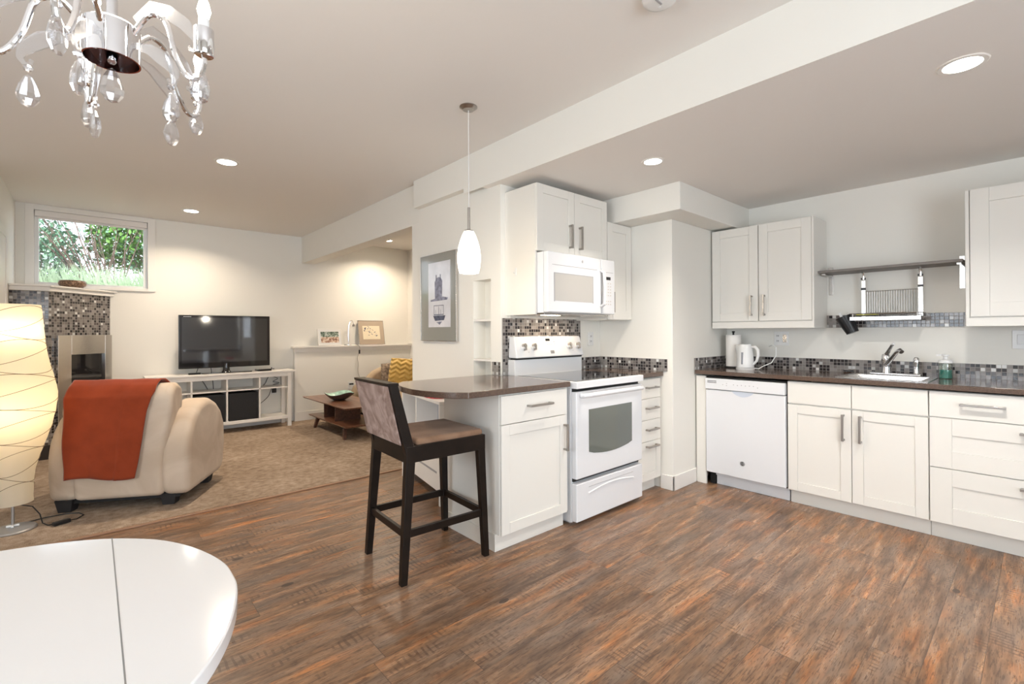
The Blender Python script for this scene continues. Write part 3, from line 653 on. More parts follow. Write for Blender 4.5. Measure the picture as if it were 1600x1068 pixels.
for r in range(8):
    for c in range(3):
        if r in (2,) : continue
        kpad.box(.645+c*.027, .657+c*.027, -.0128, -.0115, .075+r*.023, .083+r*.023)
kpad.build('keypad', P('keypad_grey', (.55, .50, .45), .5), cpn)
lg = MB().lathe((0, 0, 0), [(0, .0015), (.0105, .0015), (.0105, 0)], 24, caps=False).build('round_logo', 'ink_grey', mw); lg.location = (.37, -.012, .382); lg.rotation_euler = (PI/2, 0, 0)
lr = MB().lathe((0, 0, 0), [(.0085, .0017), (.007, .0022), (.0055, .0017)], 24, caps=False).build('logo_ring', 'lettering', lg)
text('GE', .008, 'lettering', lg, (0, 0, .0018), (0, 0, 0), name='logo_letters')
MB().box(.03, .73, .05, .38, -.012, 0).build('underside_vent', 'steel', mw, bevel=.002)
MB().box(.10, .25, .10, .16, -.014, -.012).build('hood_lamp', P('hood_lamp_lens', (1, 1, 1), .4, emis=(1, .85, .62), es=6), mw)
hl = area('hood_light', (0, 0, 0), (0, 0, 0), .5, .08, 1.5, (1, .78, .54)); hl.parent = mw; hl.location = (.38, .24, -.02); hl.rotation_euler = (0, 0, 0)
ow = thing('wall_outlet', 'white outlet between the stove and the column above the countertop', 'outlet', (3.30, YS, 1.20))
MB().box(-.038, .038, -.006, 0, -.06, .06).build('plate', 'whitep', ow, bevel=.002)
for z in (-.022, .022):
    s_ = MB().box(-.016, .016, -.009, -.006, z-.015, z+.015).build('socket', 'applm', ow, bevel=.002)
    MB().box(-.007, -.004, -.0095, -.009, z-.005, z+.007).box(.004, .007, -.0095, -.009, z-.005, z+.007).build('slots', 'ink_black', s_)

# ---------------- sink run (frame: local x to the right, y into the wall)
FX = 3.80; FY = 1.947
def sink_thing(name, label, cat, lx, group=None, ly=0, z=0): return thing(name, label, cat, (FX+ly, FY-lx, z), -PI/2, group)
fl = MB().box(0, .082, .0, .02, 0, .892).build('filler_panel', 'cab', None, bevel=.001, loc=(FX, FY-.003, 0), rz=-PI/2)
tag(fl, 'white vertical filler strip between the column and the dishwasher', 'panel')
dw = sink_thing('dishwasher', 'white built in dishwasher left of the sink cabinet', 'dishwasher', .087)
MB().box(.006, .602, .03, .58, .10, .875).build('body', 'black', dw)
MB().box(0, .606, .01, .03, .876, .890).build('top_gap', 'dark', dw)
dp = MB().box(.003, .603, -.012, .03, .108, .785).build('door', 'appl', dw, bevel=.006, seg=3)
dcp = MB().box(.003, .603, -.022, .03, .789, .878).build('control_panel', 'appl', dw, bevel=.006, seg=3)
gp = [(.215, .787)] + [(.215+.17*i/12, .787-.042*math.sin(PI*i/12)**.7) for i in range(1, 12)] + [(.385, .787)]
MB().prism(gp, -.0135, -.011, 'y').build('grip_recess', P('grip_recess_grey', (.55, .60, .68), .3), dp)
vm = MB()
for r in range(2):
    for k in range(6): vm.box(.025+k*.0125, .0345+k*.0125, -.0228, -.0215, .842+r*.012, .848+r*.012)
vm.build('vent_slots', 'ink_black', dcp)
bm_ = MB()
for k, (x, z) in enumerate([(.15, .833), (.18, .845), (.18, .828), (.235, .838), (.265, .835), (.295, .838), (.325, .836), (.355, .838), (.385, .838), (.415, .828)]): bm_.box(x-.003, x+.003, -.0228, -.0215, z-.003, z+.003)
bm_.build('buttons', 'ink_grey', dcp)
lg2 = MB().lathe((0, 0, 0), [(0, .002), (.018, .002), (.018, 0)], 24, caps=False).build('round_logo', 'ink_black', dw); lg2.location = (.295, -.012, .226); lg2.rotation_euler = (PI/2, 0, 0)
MB().lathe((0, 0, 0), [(.0155, .0022), (.014, .003), (.0125, .0022)], 24, caps=False).build('logo_ring', 'lettering', lg2)
text('GE', .014, 'lettering', lg2, (0, 0, .0025), (0, 0, 0), name='logo_letters')
MB().box(.055, .603, .07, .085, .0, .095).box(.055, .603, .055, .07, .075, .10).build('kick_panel', 'appl', dw, bevel=.002)
MB().box(.006, .05, .06, .5, .0, .10).build('dark_void', 'dark', dw)
sb = sink_thing('sink_cabinet', 'white two door base cabinet under the sink', 'cabinet', .700)
MB().box(0, .780, .0185, .60, .10, .715).box(0, .78, .0185, .05, .715, .895).build('body', 'cab', sb, bevel=.001)
MB().box(0, .780, .065, .60, 0, .10).build('toe_kick', 'cab', sb, bevel=.001)
door(sb, .002, .388, .108, .728, .345, .607, .18); door(sb, .392, .778, .108, .728, .440, .607, .18)
for a, b in ((.002, .388), (.392, .778)): MB().box(a, b, 0, .018, .738, .893).build('false_front', 'cab', sb, bevel=.0015)
db = sink_thing('drawer_cabinet', 'wide white three drawer base cabinet right of the sink', 'cabinet', 1.482)
MB().box(0, .798, .0185, .60, .10, .895).build('body', 'cab', db, bevel=.001)
MB().box(0, .798, .065, .60, 0, .10).build('toe_kick', 'cab', db, bevel=.001)
for z0, z1, fl_ in ((.742, .893, True), (.440, .737, False), (.108, .435, False)):
    if fl_: door(db, .002, .796, z0, z1, .232, .826, .19, 'drawer', False, flat=True)
    else:
        d_ = door(db, .002, .796, z0, z1, .47, z1-.045, .19, 'drawer', False, rail=.10)
b2 = sink_thing('base_cabinet', 'white base cabinet at the right end under the countertop', 'cabinet', 2.284)
MB().box(0, .55, .0185, .60, .10, .895).box(0, .55, .065, .60, 0, .10).build('body', 'cab', b2, bevel=.001)
door(b2, .002, .548, .108, .893, .50, .75, .18)
# countertop with sink cut-out   local frame
ct = MB()
cx0, cx1, cy0, cy1 = 1.01, 1.445, .075, .46
ct.box(0, 2.84, -.022, cy0, CB, CT-.002).box(0, 2.84, cy1, .615, CB, CT-.002).box(0, cx0, cy0, cy1, CB, CT-.002).box(cx1, 2.84, cy0, cy1, CB, CT-.002)
ctp = ct.build('sink_countertop', 'counter', None, bevel=.003, loc=(FX, FY-.003, 0), rz=-PI/2)
tag(ctp, 'long dark brown countertop with an inset sink', 'countertop')
sk_ = sink_thing('kitchen_sink', 'rectangular stainless steel sink set in the dark countertop', 'sink', 0, z=CT-.002)
m = MB()
x0, x1, y0, y1 = .985, 1.475, .045, .565; zt = .0045
m.box(x0, x1, y0, cy0+.012, .0002, zt).box(x0, x1, cy1-.01, y1, .0002, zt).box(x0, cx0+.012, cy0+.012, cy1-.01, .0002, zt).box(cx1-.012, x1, cy0+.012, cy1-.01, .0002, zt)
m.build('rim', 'steel', sk_, bevel=.0018)
m = MB()
a0, a1, b0, b1 = cx0+.010, cx1-.010, cy0+.010, cy1-.008; zb = -.17
m.add([(a0,b0,.003),(a1,b0,.003),(a1,b1,.003),(a0,b1,.003),(a0+.02,b0+.02,zb),(a1-.02,b0+.02,zb),(a1-.02,b1-.02,zb),(a0+.02,b1-.02,zb)], [(0,1,5,4),(1,2,6,5),(2,3,7,6),(3,0,4,7),(4,5,6,7)])
m.build('basin', 'steel', sk_, fixn=False, solid=.001)
fc = sink_thing('kitchen_faucet', 'chrome single lever faucet with side sprayer behind the sink', 'faucet', 1.24, ly=.50, z=CT+.0025)
fc.scale = (1.12, 1.12, 1.18)
MB().box(-.13, .13, -.028, .028, 0, .012).build('base_plate', 'chrome', fc, bevel=.006, seg=3)
MB().lathe((-.045, 0, .01), [(.026, 0), (.024, .02), (.022, .06), (.026, .075), (.027, .10), (.022, .115), (0, .118)], 24, caps=False).build('body', 'chrome', fc, smooth=True)
MB().tube([(-.045, -.005, .055), (-.01, -.06, .10), (.03, -.125, .145), (.05, -.15, .155), (.058, -.16, .145)], .012, 12, radii=[.016, .014, .012, .0125, .013]).build('spout', 'chrome', fc, smooth=True)
MB().tube([(-.045, 0, .115), (-.03, -.03, .14), (.0, -.07, .185), (.01, -.09, .19)], .009, 10, radii=[.016, .011, .009, .007]).build('lever', 'chrome', fc, smooth=True)
MB().lathe((.105, 0, .01), [(.017, 0), (.014, .01), (.013, .05), (.018, .07), (.017, .09), (.010, .10), (0, .102)], 20, caps=False).build('sprayer', 'chrome', fc, smooth=True)
ss = sink_thing('sink_strainer', 'black and chrome sink strainer on the counter rim left of the faucet', 'strainer', .950, ly=.545, z=CT-.0018)
MB().lathe((0, 0, 0), [(0, 0), (.030, 0), (.040, .008), (.038, .010), (0, .010)], 28, caps=False).build('cup', 'chrome', ss, smooth=True)
MB().lathe((0, 0, 0), [(.034, .0102), (.032, .018), (0, .018)], 28, caps=False).build('rubber_top', 'black', ss, smooth=True)
sd_ = sink_thing('soap_dispenser', 'foaming soap bottle with white pump and teal liquid right of the sink', 'soap dispenser', 1.512, ly=.46, z=CT-.0018)
MB().lathe((0, 0, 0), [(0, 0), (.034, 0), (.036, .004), (.036, .098), (.028, .106), (0, .106)], 28, caps=False).build('bottle', 'clearp', sd_, smooth=True)
MB().lathe((0, 0, 0), [(0, .003), (.0335, .003), (.0335, .060), (0, .060)], 28, caps=False).build('liquid', 'teal', sd_, smooth=True, ang=50)
pp = MB().lathe((0, 0, 0), [(.038, .104), (.038, .118), (.030, .126), (.012, .128), (.012, .150), (.020, .152), (.020, .160), (0, .162)], 28, caps=False).box(-.045, .01, -.008, .008, .150, .161).cyl((0, 0, .06), (0, 0, .104), .008).build('pump', 'whitep', sd_, smooth=True)
# kettle
kt = sink_thing('electric_kettle', 'white plastic electric kettle beside the paper towel roll', 'kettle', .268, ly=.335, z=CT-.0018)
MB().lathe((0, 0, 0), [(0, 0), (.072, 0), (.074, .012), (.066, .016)], 36, caps=False).build('power_base', 'whitep', kt, smooth=True)
kb = MB()
vs = []; N = 36; prof = [(.068, .018), (.067, .06), (.062, .12), (.056, .17), (.054, .195), (.050, .203), (.0, .206)]
for r, z in prof:
    for k in range(N):
        a = 2*PI*k/N; sp_ = 1.0 + (.42 if z > .15 and z < .204 else .10 if z > .1 else 0)*max(0, math.cos(a-PI))**10
        vs.append((r*math.cos(a)*sp_, r*math.sin(a), z+(.006 if sp_ > 1.2 else 0)))
fs = [(i*N+k, i*N+(k+1) % N, (i+1)*N+(k+1) % N, (i+1)*N+k) for i in range(len(prof)-1) for k in range(N)]
fs.append(tuple(range(N-1, -1, -1))); kb.add(vs, fs); kb.build('jug', 'whitep', kt, smooth=True, ang=50)
MB().tube([(.048, 0, .190), (.080, 0, .192), (.102, 0, .165), (.104, 0, .12), (.092, 0, .075), (.066, 0, .045)], .011, 12, radii=[.010, .012, .013, .012, .011, .009]).build('handle', 'whitep', kt, smooth=True)
MB().tube([(.0, -.0645, .045), (.0, -.0610, .085), (.0, -.0585, .145)], .008, 10).build('water_gauge', 'greyp', kt, smooth=True)
MB().lathe((0, 0, 0), [(.048, .203), (.045, .212), (0, .214)], 30, caps=False).build('lid', 'whitep', kt, smooth=True)
MB().tube([(.07, .01, .012), (.10, .02, .008), (.13, .03, .03), (.185, .06, .06), (.21, .09, .12), (.20, .12, .185), (.16, .15, .205), (.12, .19, .19)], .004, 8).build('power_cord', 'whitep', kt, smooth=True)
pt = sink_thing('paper_towel_holder', 'upright roll of white paper towel on a dark base behind the kettle', 'paper towel', .125, ly=.44, z=CT-.0018)
MB().lathe((0, 0, 0), [(0, 0), (.075, 0), (.075, .012), (0, .014)], 32, caps=False).build('base', 'blackm', pt, smooth=True, ang=50)
MB().cyl((0, 0, .013), (0, 0, .315), .008).lathe((0, 0, .31), [(.008, 0), (.013, .004), (.012, .012), (0, .015)], 16, caps=False).build('spindle', 'blackm', pt, smooth=True)
MB().lathe((0, 0, 0), [(.0085, .015), (.062, .015), (.062, .290), (.0085, .290)], 36, caps=False).build('paper_roll', 'papert', pt, smooth=True, ang=50)
# outlets on the sink wall
o1 = sink_thing('wall_outlet', 'double outlet and switch plate above the kettle', 'outlet', .455, ly=.62, z=1.197)
MB().box(-.058, .058, -.006, 0, -.06, .06).build('plate', 'whitep', o1, bevel=.002)
for z in (-.022, .022):
    s_ = MB().box(-.043, -.012, -.009, -.006, z-.016, z+.016).build('socket', 'applm', o1, bevel=.002)
    MB().box(-.035, -.031, -.0097, -.009, z-.005, z+.007).box(-.024, -.020, -.0097, -.009, z-.005, z+.007).build('slots', 'ink_black', s_)
MB().box(.012, .045, -.010, -.006, -.032, .032).build('rocker_switch', 'steel', o1, bevel=.002)
o2 = sink_thing('wall_outlet', 'white outlet plate right of the soap bottle near the picture edge', 'outlet', 1.852, ly=.62, z=1.20)
MB().box(-.038, .038, -.006, 0, -.06, .06).build('plate', 'whitep', o2, bevel=.002)
MB().box(-.016, .016, -.010, -.006, -.032, .032).build('socket', 'applm', o2, bevel=.002)
# upper cabinets over the counter
ul = sink_thing('upper_cabinet', 'white two door wall cabinet above the kettle', 'cabinet', .003, ly=.295)
MB().box(0, .790, .0185, .324, 1.285, 2.136).build('body', 'cab', ul, bevel=.001)
MB().box(0, .790, -.001, .0185, 1.285, 1.338).build('light_rail', 'cab', ul, bevel=.0015)
door(ul, .002, .386, 1.345, 2.136, .336, 1.472, .17, rail=.07); door(ul, .392, .774, 1.345, 2.136, .436, 1.472, .17, rail=.07)
MB().box(.776, .790, .0, .0185, 1.338, 2.136).build('end_strip', 'cab', ul, bevel=.001)
ur = sink_thing('upper_cabinet', 'white wall cabinet at the right edge beside the shelf', 'cabinet', 1.625, ly=.295)
MB().box(0, .62, .0185, .324, 1.285, 2.136).build('body', 'cab', ur, bevel=.001)
MB().box(0, .62, -.001, .0185, 1.285, 1.338).build('light_rail', 'cab', ur, bevel=.0015)
MB().box(0, .018, .0, .0185, 1.338, 2.136).build('end_strip', 'cab', ur, bevel=.001)
door(ur, .022, .60, 1.345, 2.136, .56, 1.47, .17, rail=.085)
# steel wall shelf and hanging dish rack
sh = sink_thing('wall_shelf', 'long steel wall shelf between the two wall cabinets', 'shelf', .800, ly=.62, z=0)
MB().box(-.014, .807, -.235, -.004, 1.703, 1.722).box(-.014, .807, -.012, -.002, 1.722, 1.73).build('shelf_board', 'shelfsteel', sh, bevel=.003)
for x in (.022, .785):
    MB().box(x-.014, x+.014, -.004, 0, 1.545, 1.765).box(x-.012, x+.012, -.20, -.004, 1.690, 1.7025).box(x-.014, x+.014, -.012, -.0, 1.735, 1.765).build('bracket', 'steel', sh, bevel=.001)
rk = sink_thing('dish_rack', 'steel dish drainer hanging under the wall shelf', 'dish rack', .800, ly=.62, z=0)
for x in (.245, .575):
    MB().box(x-.013, x+.013, -.060, -.056, 1.36, 1.64).tube([(x, -.058, 1.64), (x, -.056, 1.675), (x, -.07, 1.70), (x, -.09, 1.702)], .009, 8).build('hanging_rail', 'steel', rk, bevel=.001)
    MB().box(x-.015, x+.015, -.063, -.054, 1.568, 1.585).box(x-.015, x+.015, -.063, -.054, 1.645, 1.66).build('rail_clip', 'black', rk, bevel=.001)
gr = MB().cyl((.258, -.055, 1.555), (.562, -.055, 1.555), .003, 8)
for k in range(21): gr.cyl((.268+k*.0143, -.055, 1.395), (.268+k*.0143, -.055, 1.555), .0028, 6)
gr.build('back_grid', 'nickel', rk)
tr = MB()
TX0, TX1, TY0, TY1 = .195, .60, -.235, -.045
tr.box(TX0, TX1, TY0, TY1, 1.335, 1.3375).box(TX0, TX1, TY0, TY0+.003, 1.335, 1.362).box(TX0, TX0+.003, TY0, TY1, 1.335, 1.362).box(TX1-.003, TX1, TY0, TY1, 1.335, 1.362)
tr.build('drip_tray', 'steel', rk, bevel=.001)
wr = MB().tube([(TX0, TY0, 1.385), (TX1, TY0, 1.385), (TX1, TY1, 1.385), (TX0, TY1, 1.385)], .003, 8, closed=True)
for k in range(27): wr.cyl((TX0+.01+k*.0148, TY0, 1.372), (TX0+.01+k*.0148, TY1, 1.372), .0017, 6)
for x in (TX0+.02, TX1-.02): wr.cyl((x, TY0, 1.362), (x, TY0, 1.385), .003, 8)
wr.build('wire_rack', 'nickel', rk)
lc = MB().box(0, .12, 0, .10, 0, .006).build('dish_cloth', 'lime', None, bevel=.002, loc=(FX+.62-.21, FY-.800-.23, 1.3745), rz=-PI/2)
tag(lc, 'small yellow green cloth lying in the steel dish rack', 'cloth')
uh = sink_thing('utensil_caddy', 'tilted black plastic utensil cup hooked on the left end of the dish rack', 'utensil cup', 1.000, ly=.455, z=1.245)
cupm = MB().lathe((0, 0, 0), [(0, 0), (.034, 0), (.048, .115), (.045, .115), (.032, .004), (0, .004)], 24, caps=False)
uh.scale = (1.2, 1.2, 1.15)
cu_ = cupm.build('cup', 'black', uh, smooth=True, ang=50); cu_.rotation_euler = (0, math.radians(-24), 0)
sp2 = MB().box(-.008, .008, -.003, .003, .02, .145).build('white_spatula_handle', 'whitep', uh, bevel=.002); sp2.rotation_euler = (0, math.radians(-24), 0); sp2.location = (-.012, 0, 0)

# ================================================================== BAR STOOL
bs = thing('bar_stool', 'dark wood bar stool with brown suede seat and back at the peninsula', 'stool', (1.42, 2.34, 0), -.05)
def post(b, t, w, d, w2=None):
    w2 = w2 or w; d2 = d
    return MB().hexa([(b[0]-w/2, b[1]-d/2, b[2]), (b[0]+w/2, b[1]-d/2, b[2]), (b[0]+w/2, b[1]+d/2, b[2]), (b[0]-w/2, b[1]+d/2, b[2])],
                     [(t[0]-w2/2, t[1]-d2/2, t[2]), (t[0]+w2/2, t[1]-d2/2, t[2]), (t[0]+w2/2, t[1]+d2/2, t[2]), (t[0]-w2/2, t[1]+d2/2, t[2])])
for s in (-1, 1):
    post((-.252, s*.222, 0), (-.205, s*.205, .64), .034, .036, .052).build('leg', 'stoolwood', bs, bevel=.003)
    post((.252, s*.222, 0), (.228, s*.205, .64), .032, .036, .048).build('leg', 'stoolwood', bs, bevel=.003)
    # raked back stile, one with its rail
    post((-.205, s*.206, .64), (-.300, s*.206, 1.005), .054, .036, .046).build('back_stile', 'stoolwood', bs, bevel=.003)
fr_ = MB().box(-.232, .252, -.226, -.190, .600, .684).box(-.232, .252, .190, .226, .600, .684).box(-.232, -.196, -.19, .19, .600, .684).box(.216, .252, -.19, .19, .600, .684)
fr_.build('seat_frame', 'stoolwood', bs, bevel=.003)
MB().box(-.172, .246, -.216, .216, .676, .716).build('seat', 'stoolseat', bs, bevel=.018, seg=4)
zs = .245
def bar(p, q, w=.020, h=.038): 
    p = Vector(p); q = Vector(q); t = (q-p).normalized(); n_ = Vector((-t.y, t.x, 0))*w/2; u_ = Vector((0, 0, h/2))
    return MB().hexa([p-n_-u_, p+n_-u_, q+n_-u_, q-n_-u_], [p-n_+u_, p+n_+u_, q+n_+u_, q-n_+u_])
bar((-.234, -.215, zs), (.243, -.215, zs)).build('stretcher', 'stoolwood', bs, bevel=.002)
bar((-.234, .215, zs), (.243, .215, zs)).build('stretcher', 'stoolwood', bs, bevel=.002)
bar((-.234, -.215, zs), (-.234, .215, zs)).build('stretcher', 'stoolwood', bs, bevel=.002)
bar((.243, -.215, zs), (.243, .215, zs)).build('stretcher', 'stoolwood', bs, bevel=.002)
def raked(z): return -.205+(z-.64)*(-.095/.365)
bk = MB().hexa([(raked(.70)-.026, -.187, .695), (raked(.70)+.032, -.187, .695), (raked(.70)+.032, .187, .695), (raked(.70)-.026, .187, .695)],
               [(raked(.99)-.020, -.187, .990), (raked(.99)+.034, -.187, .990), (raked(.99)+.034, .187, .990), (raked(.99)-.020, .187, .990)])
bk.hexa([(raked(.70)-.036, -.205, .692), (raked(.70)-.0275, -.205, .692), (raked(.70)-.0275, .224, .692), (raked(.70)-.036, .224, .692)],
        [(raked(.99)-.032, -.205, .994), (raked(.99)-.0235, -.205, .994), (raked(.99)-.0235, .224, .994), (raked(.99)-.032, .224, .994)])
bk.build('backrest', 'stoolfab', bs, bevel=.003, seg=2)
MB().hexa([(raked(.99)-.034, -.225, .996), (raked(.99)+.026, -.225, .996), (raked(.99)+.026, .225, .996), (raked(.99)-.034, .225, .996)],
          [(raked(1.0)-.034, -.225, 1.010), (raked(1.0)+.026, -.225, 1.010), (raked(1.0)+.026, .225, 1.010), (raked(1.0)-.034, .225, 1.010)]).build('top_rail', 'stoolwood', bs, bevel=.002)

# ================================================================== DINING TABLE
tb = thing('dining_table', 'glossy white oval extending dining table in the foreground', 'table', (-.9, 1.177, 0))
half = [(.227, 0), (.2245, .06), (.208, .135), (.178, .22), (.135, .30), (.085, .360), (.025, .412), (-.06, .460), (-.17, .495), (-.32, .518), (-.55, .53), (-.9, .533)]
full = [(x, y) for x, y in half] 
right = [(x+.9, -y) for x, y in half[::-1]][:-1] + [(x+.9, y) for x, y in half]
left = [(-x, y) for x, y in right[::-1]][1:-1]
poly = right + left
# smooth by Catmull-Rom
def catmull(P_, k=5, closed=True):
    n = len(P_); o = []
    for i in range(n):
        p0, p1, p2, p3 = [Vector(P_[(i+j-1) % n]) for j in range(4)]
        for s in range(k):
            t = s/k
            o.append(tuple(.5*((2*p1)+(-p0+p2)*t+(2*p0-5*p1+4*p2-p3)*t*t+(-p0+3*p1-3*p2+p3)*t**3)))
    return o
poly = catmull(poly, 4)
MB().prism(poly, .708, .740, 'z').build('tabletop', 'glosswhite', tb, bevel=.004, seg=3, ang=50)
for sx, w_ in ((.936, .81), (-.936, .81)):
    MB().box(sx-.0012, sx+.0012, -w_/2, w_/2, .7395, .7403).build('leaf_seam', 'seam', tb)
MB().box(-.62, .62, -.30, .30, .655, .7065).build('apron', 'glosswhite', tb, bevel=.003)
for sx in (-1, 1):
    for sy in (-1, 1): MB().cyl((sx*.62, sy*.33, 0), (sx*.60, sy*.31, .7065), .022, 20, .034).build('leg', 'glosswhite', tb, smooth=True)

# ================================================================== FLOOR LAMP
LX, LY = -.383, 4.37
fl_ = thing('floor_lamp', 'tall hourglass rice paper floor lamp lit from inside at the left edge', 'lamp', (LX, LY, .012))
MB().lathe((0, 0, 0), [(0, 0), (.112, 0), (.114, .006), (.107, .014), (.05, .022), (.0, .023)], 40, caps=False).build('base', 'silver', fl_, smooth=True)
MB().cyl((0, 0, .02), (0, 0, 1.40), .0085, 14).build('pole', 'silver', fl_, smooth=True)
MB().box(-.03, .03, -.007, .007, .024, .036).box(-.007, .007, -.03, .03, .024, .036).build('pole_collar', 'whitep', fl_, bevel=.002)
prof = [(472, 44), (486, 45.5), (500, 47), (520, 49), (540, 51.5), (565, 57), (589, 65), (612, 70.5), (626, 69.5), (641, 67), (665, 61), (690, 51), (708, 43), (729, 36), (747, 33), (765, 32), (783, 32)]
prof = [(r*.00407*.735, 1.26-.012-(y-519)*.00407) for y, r in prof][::-1]
def rad(z):
    for (r0, z0), (r1, z1) in zip(prof, prof[1:]):
        if z0 <= z <= z1: return r0+(r1-r0)*(z-z0)/(z1-z0)
    return prof[0][0] if z < prof[0][1] else prof[-1][0]
sm_ = MB(); NZ, NA = 60, 48; z0, z1 = prof[0][1], prof[-1][1]
def shp(u, v):
    z = z0+(z1-z0)*v; a = 2*PI*u
    r = rad(z)*(1+.012*noise.noise(Vector((math.cos(a)*2, math.sin(a)*2, z*5)))) - .0022*abs(math.sin(z*38))
    return (r*math.cos(a), r*math.sin(a), z)
sm_.grid(shp, NA, NZ)
shade = sm_.build('lamp_shade', 'paper', fl_, smooth=True, ang=80, fixn=False)
sp3 = []
turns = 17
for i in range(turns*28):
    t = i/(turns*28-1); a = 2*PI*turns*t
    z = z0+.04+(z1-z0-.08)*t + .042*math.sin(a*1.31+1.2)
    z = max(z0, min(z1, z)); r = rad(z)+.0018
    sp3.append((r*math.cos(a), r*math.sin(a), z))
MB().tube(sp3, .0016, 5).build('spiral_wire', 'cordstring', shade, smooth=True)
for z in (1.02+.25, .77):
    b = MB().lathe((0, 0, 0), [(0, -.045), (.028, -.035), (.036, 0), (.026, .03), (0, .045)], 20, caps=False).build('bulb', 'bulb', fl_, smooth=True); b.location = (0.045, -.035, z)
    l = bpy.data.lights.new('lamp_glow', 'POINT'); l.energy = .75; l.color = (1, .70, .38); l.shadow_soft_size = .04
    lo = bpy.data.objects.new('lamp_glow', l); C.objects.link(lo); lo.parent = fl_; lo.location = (-.02, -.09, z)
cdp = [(.0, .0, .028), (.04, .02, .006), (.12, .16, .004), (.20, .12, .004), (.235, .0, .004), (.20, -.10, .006), (.17, -.16, .012)]
cdp = [(.05, .05, .16), (.10, .03, .12), (.14, -.01, .05), (.18, -.06, .008), (.26, -.02, .016)]
sc3 = [(.005, .005, .045), (.06, .10, .006), (.16, .14, .004), (.27, .12, .004), (.335, .05, .004), (.31, -.03, .004), (.255, -.055, .014)]
MB().tube([(x, y, z) for x, y, z in [tuple(p) for p in [(-.10, .05, .004), (.02, .10, .004), (.14, .14, .004), (.24, .14, .004), (.31, .10, .004), (.335, .03, .004), (.30, -.035, .004), (.255, -.06, .014)]]], .0035, 8).build('power_cord', 'black', fl_, smooth=True)
MB().tube([(.03, .02, .15), (.085, .045, .12), (.12, .045, .06), (.135, .0, .01), (.165, -.055, .004), (.205, -.085, .014)], .0035, 8).build('power_cord', 'black', fl_, smooth=True)
fs_ = MB().box(-.045, .045, -.017, .017, 0, .024).build('foot_switch', 'black', fl_, bevel=.006, seg=3); fs_.location = (.228, -.073, .001); fs_.rotation_euler = (0, 0, .45)

# ================================================================== ARMCHAIR
ac = thing('armchair', 'beige suede tub armchair seen from behind with flared rounded arms', 'armchair', (.126, 4.344, .012), math.radians(-29.4))
def rprism(poly, a, b, mat, name, parent, bev=.05, seg=5):
    return MB().prism(poly, a, b, 'x').build(name, mat, parent, bevel=bev, seg=seg, smooth=True, ang=180)
armP = [(.02, .075), (.0, .25), (.0, .40), (.02, .49), (.06, .575), (.12, .65), (.20, .71), (.32, .742), (.43, .730), (.54, .685), (.635, .61), (.70, .50), (.715, .34), (.69, .18), (.64, .085)]
armP = armP[::-1]
rprism(armP, -.435, -.255, 'suede', 'arm', ac, .06)
rprism(armP, .255, .45, 'suede', 'arm', ac, .06)
backP = [(.015, .07), (-.008, .30), (-.018, .52), (-.012, .70), (.0, .80), (.03, .86), (.08, .888), (.14, .885), (.19, .85), (.215, .78), (.225, .60), (.235, .40), (.235, .12)]
bm3 = MB().prism(backP[::-1], -.328, .328, 'x')
bm3.v = [(x*(.86+.17*max(0, min(1, (z-.35)/.30))), y, z) for x, y, z in bm3.v]
bm3.build('backrest', 'suede', ac, bevel=.045, seg=5, smooth=True, ang=180)
MB().box(-.27, .27, .20, .655, .085, .30).build('seat_base', 'suede', ac, bevel=.03, seg=4, smooth=True, ang=180)
MB().box(-.262, .262, .225, .69, .30, .44).build('seat_cushion', 'suede', ac, bevel=.05, seg=5, smooth=True, ang=180)
for u, v in ((-.345, .085), (.29, .105), (.325, .60), (-.335, .60)):
    MB().hexa([(u-.038, v-.038, -.002), (u+.038, v-.038, -.002), (u+.038, v+.038, -.002), (u-.038, v+.038, -.002)], [(u-.055, v-.05, .088), (u+.055, v-.05, .088), (u+.055, v+.05, .088), (u-.055, v+.05, .088)]).build('foot', 'blackm', ac, bevel=.004)
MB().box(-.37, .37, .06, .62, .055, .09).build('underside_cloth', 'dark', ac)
# throw over the back, in the chair's frame but a thing of its own
path = [(-.030, .245), (-.034, .36), (-.037, .52), (-.032, .70), (-.022, .80), (.015, .873), (.075, .912), (.145, .907), (.205, .868), (.238, .78), (.245, .66), (.250, .50)]
def pathat(t):
    k = t*(len(path)-1); i = min(int(k), len(path)-2); f = k-i
    return path[i][0]*(1-f)+path[i+1][0]*f, path[i][1]*(1-f)+path[i+1][1]*f
def thr(u, v):
    y, z = pathat(v)
    lft = -.300+.004*math.sin(v*30); rgt = .125+.115*min(1, v/.42)
    if v > .5: rgt = .24+.05*(v-.5)
    x = lft+(rgt-lft)*u
    w = .006*math.sin(u*9+v*2)+.010*noise.noise(Vector((u*3, v*5, 1)))
    hang = 1-min(1, v/.45)
    z2 = z + hang*(.018*math.sin(u*5.0+.6)-.012*(1-u)*2*(.5)) if v < .2 else z
    fold = -.008*math.exp(-((u-.72)/.02)**2)*hang
    if v < .45: y -= abs(w)+.002-fold
    elif v > .62: y += abs(w)*.5
    else: z2 += abs(w)*.4+.004
    return (x, y, z2)
tw = MB().grid(thr, 48, 60).build('throw_blanket', 'throw', None, smooth=True, ang=80, solid=.009, fixn=False, loc=(.126, 4.344, .012), rz=math.radians(-29.4))
tag(tw, 'rust red throw blanket draped over the back of the beige armchair', 'blanket')

